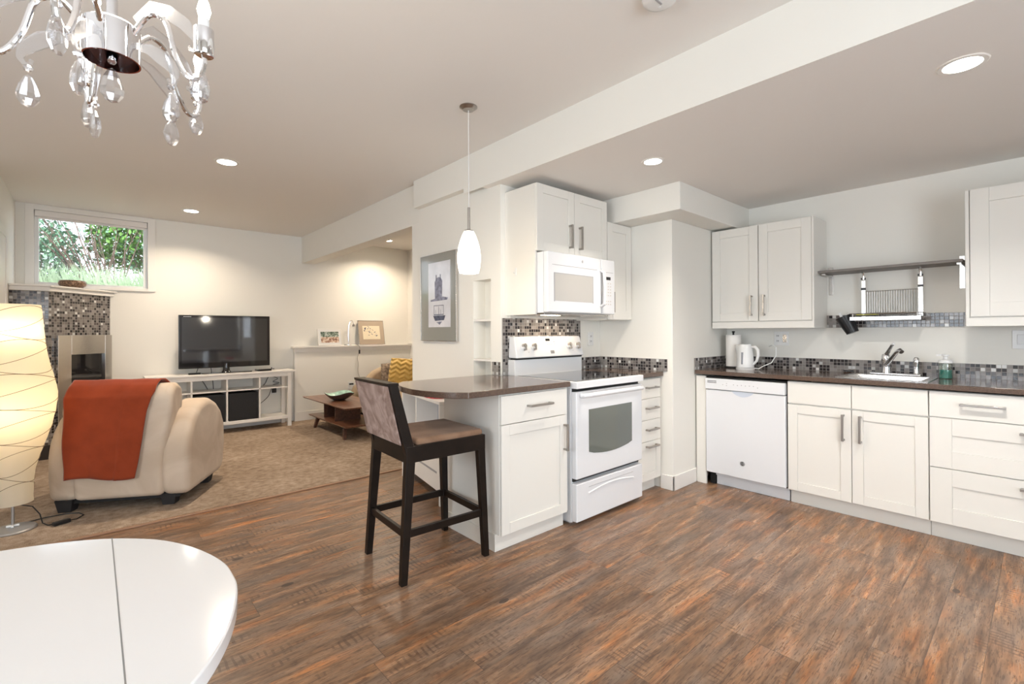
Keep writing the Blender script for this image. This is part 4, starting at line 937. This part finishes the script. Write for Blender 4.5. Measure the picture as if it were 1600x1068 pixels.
# ================================================================== TV STAND, TV
ts = thing('tv_stand', 'long white television bench with open shelves against the far wall', 'tv stand', (1.25, 6.77, .012))
def tx(x): return x-1.25
MB().box(tx(.44), tx(2.06), -.02, .335, .728, .752).build('top', 'hemnes', ts, bevel=.004)
for x in (.487, 1.965):
    for y in (0, .285): MB().box(tx(x), tx(x+.046), y, y+.046, 0, .727).build('leg', 'hemnes', ts, bevel=.002)
MB().box(tx(.533), tx(1.965), .004, .024, .672, .727).box(tx(.533), tx(1.965), .30, .32, .672, .727).build('top_rail', 'hemnes', ts, bevel=.002)
MB().box(tx(.533), tx(1.965), .006, .325, .520, .536).build('middle_shelf', 'hemnes', ts, bevel=.002)
MB().box(tx(.533), tx(1.965), .004, .325, .105, .145).build('bottom_shelf', 'hemnes', ts, bevel=.002)
for x in (.882, 1.253, 1.624): MB().box(tx(x)-.010, tx(x)+.010, .006, .325, .146, .671).build('divider', 'hemnes', ts, bevel=.001)
for k, x in enumerate((1.0675, 1.4385)):
    b_ = thing('storage_basket', ('left' if k == 0 else 'right')+' black storage basket on the lower shelf of the white bench', 'basket', (x, 6.787, .158), 0, 'black baskets in the television bench')
    MB().box(-.165, .165, 0, .26, 0, .345).build('basket_body', 'basket', b_, bevel=.008, seg=3)
    MB().box(-.165, .165, -.003, .0, .325, .345).box(-.165, .165, -.003, 0, 0, .018).box(-.165, -.150, -.003, 0, .018, .325).box(.150, .165, -.003, 0, .018, .325).build('rim', 'black', b_, bevel=.001)
    MB().box(-.045, .045, -.002, .001, .265, .315).build('hand_hole', 'dark', b_)
tv = thing('television', 'flat screen television standing on the white bench', 'television', (1.268, 6.88, .765), 0)
MB().box(-.503, .503, 0, .045, .068, .722).build('casing', 'blackg', tv, bevel=.008, seg=3)
MB().box(-.470, .470, -.0012, .001, .135, .692).build('screen', 'screen', tv)
MB().lathe((0, .02, 0), [(.055, .012), (.04, .03), (.036, .07), (.036, .12), (0, .12)], 24, caps=False).build('neck', 'blackg', tv, smooth=True)
MB().prism([(-.25+.04*math.cos(math.radians(a)), .02+.10*math.sin(math.radians(a))) for a in range(90, 271, 15)]+[(.25+.04*math.cos(math.radians(a)), .02+.10*math.sin(math.radians(a))) for a in range(-90, 91, 15)], 0, .012, 'z').build('stand_base', 'blackg', tv, bevel=.003)
text('LG', .022, 'lettering', tv, (.0, -.0015, .100), (PI/2, 0, 0), name='brand_letters')
MB().box(-.455, -.375, -.0018, -.0012, .70, .704).build('corner_print', 'lettering', tv)
rm = MB().box(-.062, .062, -.02, .02, 0, .022).build('set_top_remote', 'black', None, bevel=.006, seg=3, loc=(.915, 6.81, .7655), rz=.1)
tag(rm, 'small black remote control left of the television foot', 'remote')
sb_ = MB().box(-.085, .085, -.06, .06, 0, .026).build('media_box', 'blackg', None, bevel=.006, seg=3, loc=(1.685, 6.86, .7655), rz=.1)
tag(sb_, 'flat black media box at the right end of the bench top', 'media box')
def cable(pts, r, label, mat='black'):
    return tag(MB().tube(catm3(pts), r, 6).build('cable', mat, None, smooth=True), label, 'cable')
def catm3(P_, k=5):
    P_ = [Vector(p) for p in P_]; P2 = [P_[0]]+P_+[P_[-1]]; o = []
    for i in range(len(P_)-1):
        p0, p1, p2, p3 = P2[i:i+4]
        for s in range(k):
            t = s/k; o.append(.5*((2*p1)+(-p0+p2)*t+(2*p0-5*p1+4*p2-p3)*t*t+(-p0+3*p1-3*p2+p3)*t**3))
    o.append(P_[-1]); return o
cable([(.98, 6.93, .86), (.965, 6.97, .80), (.98, 7.105, .74), (1.05, 7.11, .64), (1.10, 7.11, .54)], .004, 'black cable hanging down behind the left part of the television bench')
cable([(1.10, 6.93, .86), (1.12, 7.0, .80), (1.14, 7.105, .74), (1.155, 7.11, .64), (1.16, 7.11, .54)], .004, 'black cable hanging straight down left of the television foot')
cable([(1.79, 6.90, .775), (1.81, 6.95, .80), (1.83, 7.0, .775), (1.87, 7.06, .775), (1.86, 7.112, .74), (1.80, 7.112, .64), (1.76, 7.112, .56), (1.66, 7.112, .50)], .004, 'black cable running behind the right bay of the bench')
cable([(1.87, 7.113, .66), (1.93, 7.11, .63), (1.87, 7.113, .59), (1.95, 7.108, .57), (1.86, 7.113, .54), (1.84, 7.112, .47), (1.80, 7.112, .38), (1.68, 7.112, .28)], .004, 'tangled black cable in the right bay of the bench')
po = thing('wall_outlet', 'outlet with black adapter behind the right bay of the television bench', 'outlet', (1.885, YT, .47))
MB().box(-.035, .035, -.006, 0, -.057, .057).build('plate', 'whitep', po, bevel=.002)
MB().box(-.03, .025, -.035, -.006, -.035, .03).build('adapter', 'black', po, bevel=.004)

# ================================================================== COFFEE TABLE
ctb = thing('coffee_table', 'two tier walnut coffee table with splayed legs in front of the alcove', 'coffee table', (2.40, 5.98, .012), 0)
MB().hexa([(-.255, -.70, .368), (.255, -.70, .368), (.255, .70, .368), (-.255, .70, .368)], [(-.272, -.718, .388), (.272, -.718, .388), (.272, .718, .388), (-.272, .718, .388)]).build('top', 'walnut', ctb, bevel=.003)
MB().hexa([(-.235, -.67, .150), (.235, -.67, .150), (.235, .52, .150), (-.235, .52, .150)], [(-.255, -.69, .172), (.255, -.69, .172), (.255, .54, .172), (-.255, .54, .172)]).build('lower_shelf', 'walnut', ctb, bevel=.003)
MB().box(-.20, .12, -.26, -.242, .173, .367).box(-.20, .12, .10, .118, .173, .367).box(.10, .12, -.242, .10, .173, .367).build('storage_box', 'walnutd', ctb, bevel=.001)
for sx in (-1, 1):
    for yy, sy in ((-.50, -1), (.38, 1)):
        post((sx*.205, yy+sy*.05, -.001), (sx*.175, yy, .150), .03, .045, .05).build('leg', 'walnutd', ctb, bevel=.004)
gb = thing('ceramic_bowl', 'wavy rimmed pale green and brown bowl on the walnut coffee table', 'bowl', (2.37, 6.02, .4005), .3)
def bowlf(u, v):
    a = 2*PI*u; r = .05+.13*v
    z = .002+.085*v**1.6 + (.014*math.sin(3*a)*v*v)
    return (r*math.cos(a)*1.05, r*math.sin(a)*.95, z)
MB().grid(bowlf, 48, 10).build('outer_shell', 'bronze', gb, smooth=True, ang=80, fixn=False, solid=.004)
def bowlg(u, v):
    x, y, z = bowlf(u, v); return (x*.985, y*.985, z+.0045)
MB().grid(bowlg, 48, 10).lathe((0, 0, 0), [(0, .008), (.05, .008)], 48, caps=False).build('green_glaze', 'glaze', gb, smooth=True, ang=80, fixn=False)
MB().lathe((0, 0, 0), [(0, 0), (.05, 0), (.053, .006), (0, .006)], 32, caps=False).build('foot_ring', 'bronze', gb, smooth=True)

# ================================================================== SOFA IN THE ALCOVE
so_ = thing('sofa', 'tan fabric sofa with curved arm tucked in the alcove', 'sofa', (3.3, 5.85, .012))
def sx_(x): return x-3.3
armS = [(2.86, .09), (2.80, .20), (2.79, .36), (2.83, .47), (2.92, .53), (3.03, .60), (3.12, .68), (3.26, .735), (3.45, .75), (3.75, .75), (3.9, .74), (3.92, .09)]
def yprism(poly, a, b, mat, name, parent, bev):
    return MB().prism([(sx_(x), z) for x, z in poly], a, b, 'y').build(name, mat, parent, bevel=bev, seg=5, smooth=True, ang=180)
yprism(armS, .70, .87, 'sofafab', 'arm', so_, .05); yprism(armS, -.87, -.70, 'sofafab', 'arm', so_, .05)
MB().box(sx_(3.66), sx_(3.95), -.72, .72, .10, .86).build('backrest', 'sofafab', so_, bevel=.06, seg=5, smooth=True, ang=180)
MB().box(sx_(2.90), sx_(3.80), -.70, .70, .09, .28).build('seat_base', 'sofafab', so_, bevel=.02, seg=3, smooth=True, ang=180)
for a, b in ((-.695, -.003), (.003, .695)): MB().box(sx_(2.84), sx_(3.68), a, b, .28, .43).build('seat_cushion', 'sofafab', so_, bevel=.04, seg=4, smooth=True, ang=180)
for x in (2.95, 3.85):
    for y in (-.76, .76): MB().box(sx_(x)-.04, sx_(x)+.04, y-.04, y+.04, -.001, .095).build('foot', 'blackm', so_, bevel=.004)
def pillow(name, label, loc, rot, w, h, th, mat, chev=False):
    def side(sgn):
        def f(u, v):
            x, y = (u*2-1), (v*2-1)
            k = max(0, (1-abs(x)**3.2)*(1-abs(y)**3.2))**.5
            pin = 1-.05*(abs(x)*abs(y))**1.0
            t = th*k*.5
            if chev:
                c = abs(((x*3.2) % 1.0)-.5)*2; t += .016*k*(math.sin((y*5.0+c*1.0)*PI))**2
            return (x*w/2*pin, -sgn*t, y*h/2*pin)
        return f
    m = MB().grid(side(1), 60, 60).grid(side(-1), 24, 24)
    o = m.build(name, mat, None, smooth=True, ang=70, fixn=False); o.location = loc; o.rotation_euler = rot
    return tag(o, label, 'cushion')
pillow('throw_pillow', 'mustard yellow chevron knit cushion on the alcove sofa', (3.44, 6.30, .665), (math.radians(-12), math.radians(6), math.radians(-38)), .43, .43, .15, 'chevron')
pillow('throw_pillow', 'brown tapestry cushion behind the mustard cushion', (3.38, 6.52, .63), (math.radians(-10), 0, math.radians(-5)), .36, .36, .12, 'pattern')

# ================================================================== LEDGE ITEMS
def frame(name, label, cx, w, h, mat_frame, mat_mount, mat_art, mw_, mh_, lean, art_z=None, y=7.055, z=1.0755, fw=.012):
    t = thing(name, label, 'picture frame', (cx, y, z)); t.rotation_euler = (-lean, 0, 0)
    m = MB().box(-w/2, w/2, -.012, .0, 0, fw).box(-w/2, w/2, -.012, 0, h-fw, h).box(-w/2, -w/2+fw, -.012, 0, fw, h-fw).box(w/2-fw, w/2, -.012, 0, fw, h-fw)
    m.build('frame_border', mat_frame, t, bevel=.001)
    MB().box(-w/2+fw, w/2-fw, -.008, -.001, fw, h-fw).build('mount', mat_mount, t)
    a = MB().box(-mw_/2, mw_/2, -.0095, -.008, 0, mh_).build('artwork', mat_art, t); a.location = (0, 0, (h-mh_)/2)
    return t, a
frame('picture_frame', 'small white framed landscape photograph leaning on the ledge', 2.635, .355, .250, 'trim', 'whitep', 'photo', .265, .165, math.radians(12), y=7.03)
t2, a2 = frame('picture_frame', 'taupe mounted ink drawing in a thin frame leaning on the ledge', 3.295, .425, .385, 'steel', 'matbeige', 'cream', .285, .215, math.radians(12), y=7.03, fw=.006)
random.seed(3)
br = MB()
for k in range(26):
    x = random.gauss(-.02, .05); z = .12+random.gauss(0, .035)-x*.5; r = random.uniform(.004, .013)
    if abs(x) < .13 and .02 < z < .20: br.prism([(x+r*math.cos(a*PI/3)*1.4, z+r*math.sin(a*PI/3+k)) for a in range(6)], -.0101-.00002*k, -.0096, 'y')
br.build('ink_blossom', 'inkd', a2)
gl = thing('gooseneck_lamp', 'small silver gooseneck lamp between the two frames on the ledge', 'lamp', (2.93, 7.07, 1.0755))
MB().lathe((0, 0, 0), [(0, 0), (.045, 0), (.045, .008), (.01, .014), (0, .014)], 24, caps=False).build('base', 'chrome', gl, smooth=True)
MB().box(-.075, -.05, -.012, .012, 0, .012).build('clip', 'chrome', gl, bevel=.002)
MB().tube(catm3([(0, 0, .012), (-.005, 0, .12), (0, 0, .28), (.02, -.01, .36), (.045, -.02, .375), (.062, -.02, .35), (.068, -.02, .325)]), .005, 10).build('gooseneck', 'chrome', gl, smooth=True)
MB().lathe((.068, -.02, .285), [(0, 0), (.018, .004), (.020, .02), (.010, .04), (0, .042)], 20, caps=False).build('lamp_head', 'nickel', gl, smooth=True)
MB().tube(catm3([(.03, -.02, .008), (.10, -.055, .006), (.14, -.075, -.03), (.135, -.075, -.10), (.125, -.03, -.2), (.14, -.03, -.30), (.13, -.03, -.40), (.155, -.03, -.5), (.15, -.03, -.60)]), .003, 6).build('power_cord', 'nickel', gl, smooth=True)
MB().box(.126, .146, -.088, -.070, -.135, -.075).build('inline_switch', 'black', gl, bevel=.003)
ow3 = thing('wall_outlet', 'outlet with white and black adapter on the half wall beside the sofa', 'outlet', (2.95, 7.05, .45))
MB().box(-.04, .04, -.006, 0, -.06, .065).build('plate', 'whitep', ow3, bevel=.002)
MB().box(-.03, .035, -.035, -.006, -.045, .02).build('adapter', 'whitep', ow3, bevel=.003)
MB().box(-.028, .033, -.033, -.006, .0205, .042).build('adapter_top', 'black', ow3, bevel=.002)

# ================================================================== WHITE UNIT BEHIND THE STOOL
da = math.atan2(.85, .16)
wu = thing('storage_unit', 'low white open storage unit behind the bar stool under the peninsula end', 'shelf unit', (1.875, 2.905, 0), da)
UL, UD = .87, .20
def ub(*a): return MB().box(*a)
MB().box(0, UL, -UD, 0, .735, .757).build('top', 'trim', wu, bevel=.002)
for x in (0, UL-.022): MB().box(x, x+.022, -UD, 0, 0, .734).build('side_panel', 'trim', wu, bevel=.002)
MB().box(.50, .52, -UD+.012, -.002, .36, .734).build('divider', 'trim', wu, bevel=.001)
MB().box(.022, UL-.022, -UD, -UD+.01, .10, .734).build('back_panel', 'bluegrey', wu)
MB().box(.022, UL-.022, -UD+.012, -.002, .34, .358).build('shelf', 'trim', wu, bevel=.001)
dd_ = MB().box(.024, UL-.024, -.018, -.001, .10, .335).build('drawer', 'trim', wu, bevel=.002)
MB().box(.06, UL-.30, -.0008, .0006, .225, .24).build('finger_groove', 'ink_grey', dd_)
rc = MB().lathe((0, 0, 0), [(0, 0), (.10, 0), (.11, .012), (.09, .030), (0, .036)], 20, caps=False).build('folded_cloth', 'red', None, smooth=True, loc=(2.0, 3.16, .7575)); rc.scale = (.75, 1.2, 1)
tag(rc, 'red and white patterned folded cloth on the white storage unit', 'cloth')

# ================================================================== FRAMED PICTURE ON THE WALL
pf = thing('framed_print', 'tall framed print of a tower and small boat with grey mount on the wall', 'picture', (XW-.003, 3.768, 1.187), -PI/2)
PWD, PHT = .562, .760
m = MB().box(0, PWD, -.025, 0, 0, .006).box(0, PWD, -.025, 0, PHT-.006, PHT).box(0, .006, -.025, 0, .006, PHT-.006).box(PWD-.006, PWD, -.025, 0, .006, PHT-.006)
m.build('frame_border', 'steel', pf, bevel=.001)
MB().box(.006, PWD-.006, -.020, -.001, .006, PHT-.006).build('mount', 'mat_grey', pf)
ar = MB().box(0, .345, -.0215, -.020, 0, .565).build('print', 'print', pf); ar.location = (.13, 0, .120)
def flat(poly, mat, name, d=.0008): return MB().prism(poly, -.0215-d, -.0214, 'y').build(name, mat, ar)
flat([(.11, .235), (.22, .235), (.225, .40), (.20, .425), (.165, .435), (.13, .42), (.105, .395)], 'ink', 'tower_wash')
flat([(.125, .40), (.135, .40), (.135, .455), (.125, .455)], 'inkd', 'turret', .0012); flat([(.19, .40), (.20, .40), (.20, .455), (.19, .455)], 'inkd', 'turret', .0012)
flat([(.04, .225), (.30, .232), (.31, .25), (.23, .262), (.04, .24)], 'ink', 'shore_wash', .0010)
flat([(.08, .10), (.27, .10), (.25, .06), (.11, .055)], 'inkd', 'boat_hull', .0012)
bx = MB()
for (a, b, c, d) in ((.09, .245, .185, .190), (.09, .245, .105, .112), (.09, .095, .105, .19), (.24, .245, .105, .19), (.165, .169, .11, .18), (.12, .123, .11, .15), (.20, .203, .11, .15)): bx.box(a, b, -.0225, -.0214, c, d)
bx.build('boat_cabin_lines', 'inkd', ar)
flat([(.13, .045), (.22, .048), (.18, .02)], 'ink', 'reflection_wash', .0010)

# ================================================================== PENDANT
pd = thing('pendant_lamp', 'white opal glass pendant lamp hanging over the peninsula', 'pendant lamp', (1.731, 2.345, 1.624))
MB().lathe((0, 0, 1.026), [(0, -.022), (.035, -.020), (.055, -.004), (.055, -.0005)], 32, caps=False).build('canopy', 'nickel', pd, smooth=True)
MB().cyl((0, 0, .405), (0, 0, 1.005), .0022, 8).build('cord', 'whitep', pd, smooth=True)
MB().cyl((0, 0, .262), (0, 0, .405), .008, 14).lathe((0, 0, .258), [(.030, 0), (.028, .006), (.008, .012)], 24, caps=False).build('stem', 'nickel', pd, smooth=True)
MB().lathe((0, 0, 0), [(.050, .0), (.060, .002), (.067, .03), (.072, .07), (.073, .11), (.066, .16), (.055, .20), (.042, .235), (.030, .258), (.0, .259)], 40, caps=False).build('glass_shade', 'opal', pd, smooth=True, ang=70)
l = bpy.data.lights.new('pendant_glow', 'POINT'); l.energy = 7; l.color = (1, .88, .70); l.shadow_soft_size = .05
lo = bpy.data.objects.new('pendant_glow', l); C.objects.link(lo); lo.parent = pd; lo.location = (0, 0, -.06)

# ================================================================== CHANDELIER
ch = thing('chandelier', 'chrome and crystal chandelier above the dining table', 'chandelier', (.03, 1.307, 1.85))
MB().lathe((0, 0, 0), [(.049, -.012), (.049, .060), (.042, .066), (.012, .072), (.012, .086), (0, .086)], 36, caps=False).lathe((0, 0, 0), [(.0485, -.012), (.046, -.012), (.046, .055), (0, .055)], 36, caps=False).build('hub', 'chrome', ch, smooth=True)
MB().lathe((0, 0, 0), [(0, .036), (.0455, .036)], 24, caps=False).build('hub_lining', P('dark_red_brown_lining', (.10, .02, .012), .4), ch)
MB().cyl((0, 0, .085), (0, 0, .70), .010, 16).lathe((0, 0, .70), [(.010, 0), (.05, .06), (.06, .095), (0, .0985)], 32, caps=False).build('stem', 'chrome', ch, smooth=True)
MB().lathe((0, 0, -.012), [(0, 0), (.008, 0), (.013, .02), (.008, .05), (.012, .07), (0, .085)], 20, caps=False).build('finial', 'chrome', ch, smooth=True)
def drop(parent, p, s=1.0):
    d = MB().lathe((0, 0, 0), [(0, -.068), (.010, -.064), (.0175, -.052), (.019, -.040), (.014, -.020), (.006, -.004), (0, 0)], 9, caps=False).build('crystal_drop', 'crystal', parent); d.location = p; d.scale = (s, s*.6, s)
    b = MB().lathe((0, 0, 0), [(0, -.008), (.006, -.005), (.008, 0), (.006, .005), (0, .008)], 8, caps=False).build('crystal_bead', 'crystal', parent); b.location = (p[0], p[1], p[2]+.013*s)
drop(ch, (.0, .0, -.026), 1.1)
def scroll(pts, w, t=.0025):
    # flat curved acrylic leaf: pts (radial, z, width)
    m = MB(); n = len(pts); vs = []
    for i, (x, z, ww) in enumerate(pts):
        a = pts[max(i-1, 0)]; b = pts[min(i+1, n-1)]; tx_, tz_ = b[0]-a[0], b[1]-a[1]; L = math.hypot(tx_, tz_) or 1
        nx, nz = -tz_/L, tx_/L
        for s in (1, -1):
            for tt in (t, -t): vs.append((x+nx*ww*s/2, tt, z+nz*ww*s/2))
    fs = []
    for i in range(n-1):
        a = i*4; b = a+4
        fs += [(a, b, b+2, a+2), (a+1, a+3, b+3, b+1), (a, a+1, b+1, b), (a+2, b+2, b+3, a+3)]
    fs += [(0, 2, 3, 1), ((n-1)*4, (n-1)*4+1, (n-1)*4+3, (n-1)*4+2)]
    return m.add(vs, fs)
for k in range(5):
    a = math.radians(-42+72*k)
    ar_ = MB().tube(catm3([(.045, 0, .045), (.08, 0, .085), (.115, 0, .07), (.135, 0, .0), (.160, 0, -.045), (.185, 0, -.048), (.196, 0, -.02), (.196, 0, .0)]), .0055, 10).build('arm', 'chrome', ch, smooth=True); ar_.rotation_euler = (0, 0, a)
    MB().lathe((.196, 0, -.002), [(0, .004), (.0175, 0), (.0185, .002), (.0185, .055), (.016, .055), (.016, .008), (0, .006)], 24, caps=False).build('candle_cup', 'chrome', ar_, smooth=True)
    MB().cyl((.196, 0, .006), (.196, 0, .075), .010, 14).build('candle_sleeve', 'whitep', ar_, smooth=True)
    MB().lathe((.196, 0, .075), [(0, 0), (.009, .002), (.013, .018), (.009, .036), (.002, .05), (0, .05)], 16, caps=False).build('candle_bulb', 'cbulb', ar_, smooth=True)
    scroll([(.05, .02, .012), (.08, .012, .022), (.105, -.004, .030), (.122, -.020, .026), (.134, -.036, .018), (.138, -.050, .011), (.132, -.060, .008), (.123, -.058, .007), (.121, -.050, .006)], 0).build('acrylic_scroll', 'acryl', ar_)
    scroll([(.05, .075, .012), (.085, .10, .028), (.12, .09, .030), (.155, .065, .026), (.178, .035, .016), (.182, .018, .010), (.176, .008, .008), (.167, .010, .007), (.166, .018, .006)], 0).build('acrylic_scroll', 'acryl', ar_)
    drop(ar_, (.126, 0, -.080), .95); drop(ar_, (.188, 0, -.030), 1.1 if k % 2 == 0 else .95)
cg = bpy.data.lights.new('chandelier_glow', 'POINT'); cg.energy = 10; cg.color = (1, .88, .72); cg.shadow_soft_size = .15
cgo = bpy.data.objects.new('chandelier_glow', cg); C.objects.link(cgo); cgo.parent = ch; cgo.location = (0, 0, .20)

# ================================================================== GARDEN OUTSIDE THE HIGH WINDOW
struct('floor_garden', MB().box(-4, 4.5, YT+.15, 15, 1.3, 1.58), 'soil')
def leaves(n, cx, cy, cz, rx, ry, rz_, s0, s1, elong=1.8):
    m = MB()
    for i in range(n):
        while True:
            p = Vector((random.uniform(-1, 1), random.uniform(-1, 1), random.uniform(-1, 1)))
            if p.length < 1: break
        c = Vector((cx+p.x*rx, cy+p.y*ry, cz+p.z*rz_)); s = random.uniform(s0, s1)
        d = Vector((random.uniform(-1, 1), random.uniform(-1, 1), random.uniform(-1, .6))).normalized(); e = d.cross(Vector((random.random(), random.random(), random.random()))).normalized()
        m.add([c-d*s*elong/2, c+e*s/2, c+d*s*elong/2, c-e*s/2], [(0, 1, 2, 3)])
    return m
def shrub(name, label, base, fol, mat, nb, spread, hgt):
    t = thing(name, label, 'shrub', base)
    bm2 = MB()
    for i in range(nb):
        x0_, y0_ = random.gauss(0, .06), random.gauss(0, .06); tx2, ty2 = random.uniform(*spread), random.uniform(-.3, .3); h = hgt*random.uniform(.7, 1.05)
        pts = [(x0_, y0_, 0), (x0_+tx2*.3+random.gauss(0, .02), y0_+ty2*.3, h*.35), (x0_+tx2*.65+random.gauss(0, .03), ty2*.6, h*.7), (x0_+tx2, ty2, h)]
        bm2.tube(pts, .01, 5, radii=[.014, .010, .007, .003])
        for q in range(3):
            p = Vector(pts[1]).lerp(Vector(pts[3]), random.random()); bm2.tube([p, p+Vector((random.gauss(0, .12), random.gauss(0, .1), random.uniform(.1, .3)))], .003, 4, radii=[.005, .002])
    bm2.build('branches', 'bark', t)
    if fol: fol.build('foliage', mat, t, fixn=False)
    return t
shrub('garden_shrub', 'bare branched shrub in the middle of the high window', (.15, 9.0, 1.57), leaves(500, -.15, .3, 1.0, .7, .4, .6, .02, .045), 'leaf2', 26, (-1.0, .35), 1.45)
shrub('garden_shrub', 'dense green leafy shrub at the upper right of the high window', (.75, 9.3, 1.57), leaves(2600, -.25, .2, 1.15, .60, .45, .50, .03, .06), 'leaf', 8, (-.7, .1), 1.3)
shrub('garden_shrub', 'blue green leafy shrub at the left of the high window', (-.65, 9.2, 1.57), leaves(1500, .1, .1, .80, .45, .4, .55, .03, .055), 'leaf2', 8, (-.2, .5), 1.2)
gs = MB()
for i in range(900):
    x = random.uniform(-.75, .95); y = 8.3+random.uniform(-.25, .25); h = random.uniform(.35, .62); lx = random.gauss(-.10, .12); w = .007
    gs.add([(x-w, y, 0), (x+w, y, 0), (x+lx*.5+w, y-.02, h*.6), (x+lx*.5-w, y-.02, h*.6), (x+lx, y-.05, h)], [(0, 1, 2, 3), (3, 2, 4)])
g_ = gs.build('ornamental_grass', 'grass', None, fixn=False, loc=(0, 0, 1.575)); tag(g_, 'pale grass blades low behind the window glass', 'grass', kind='stuff')
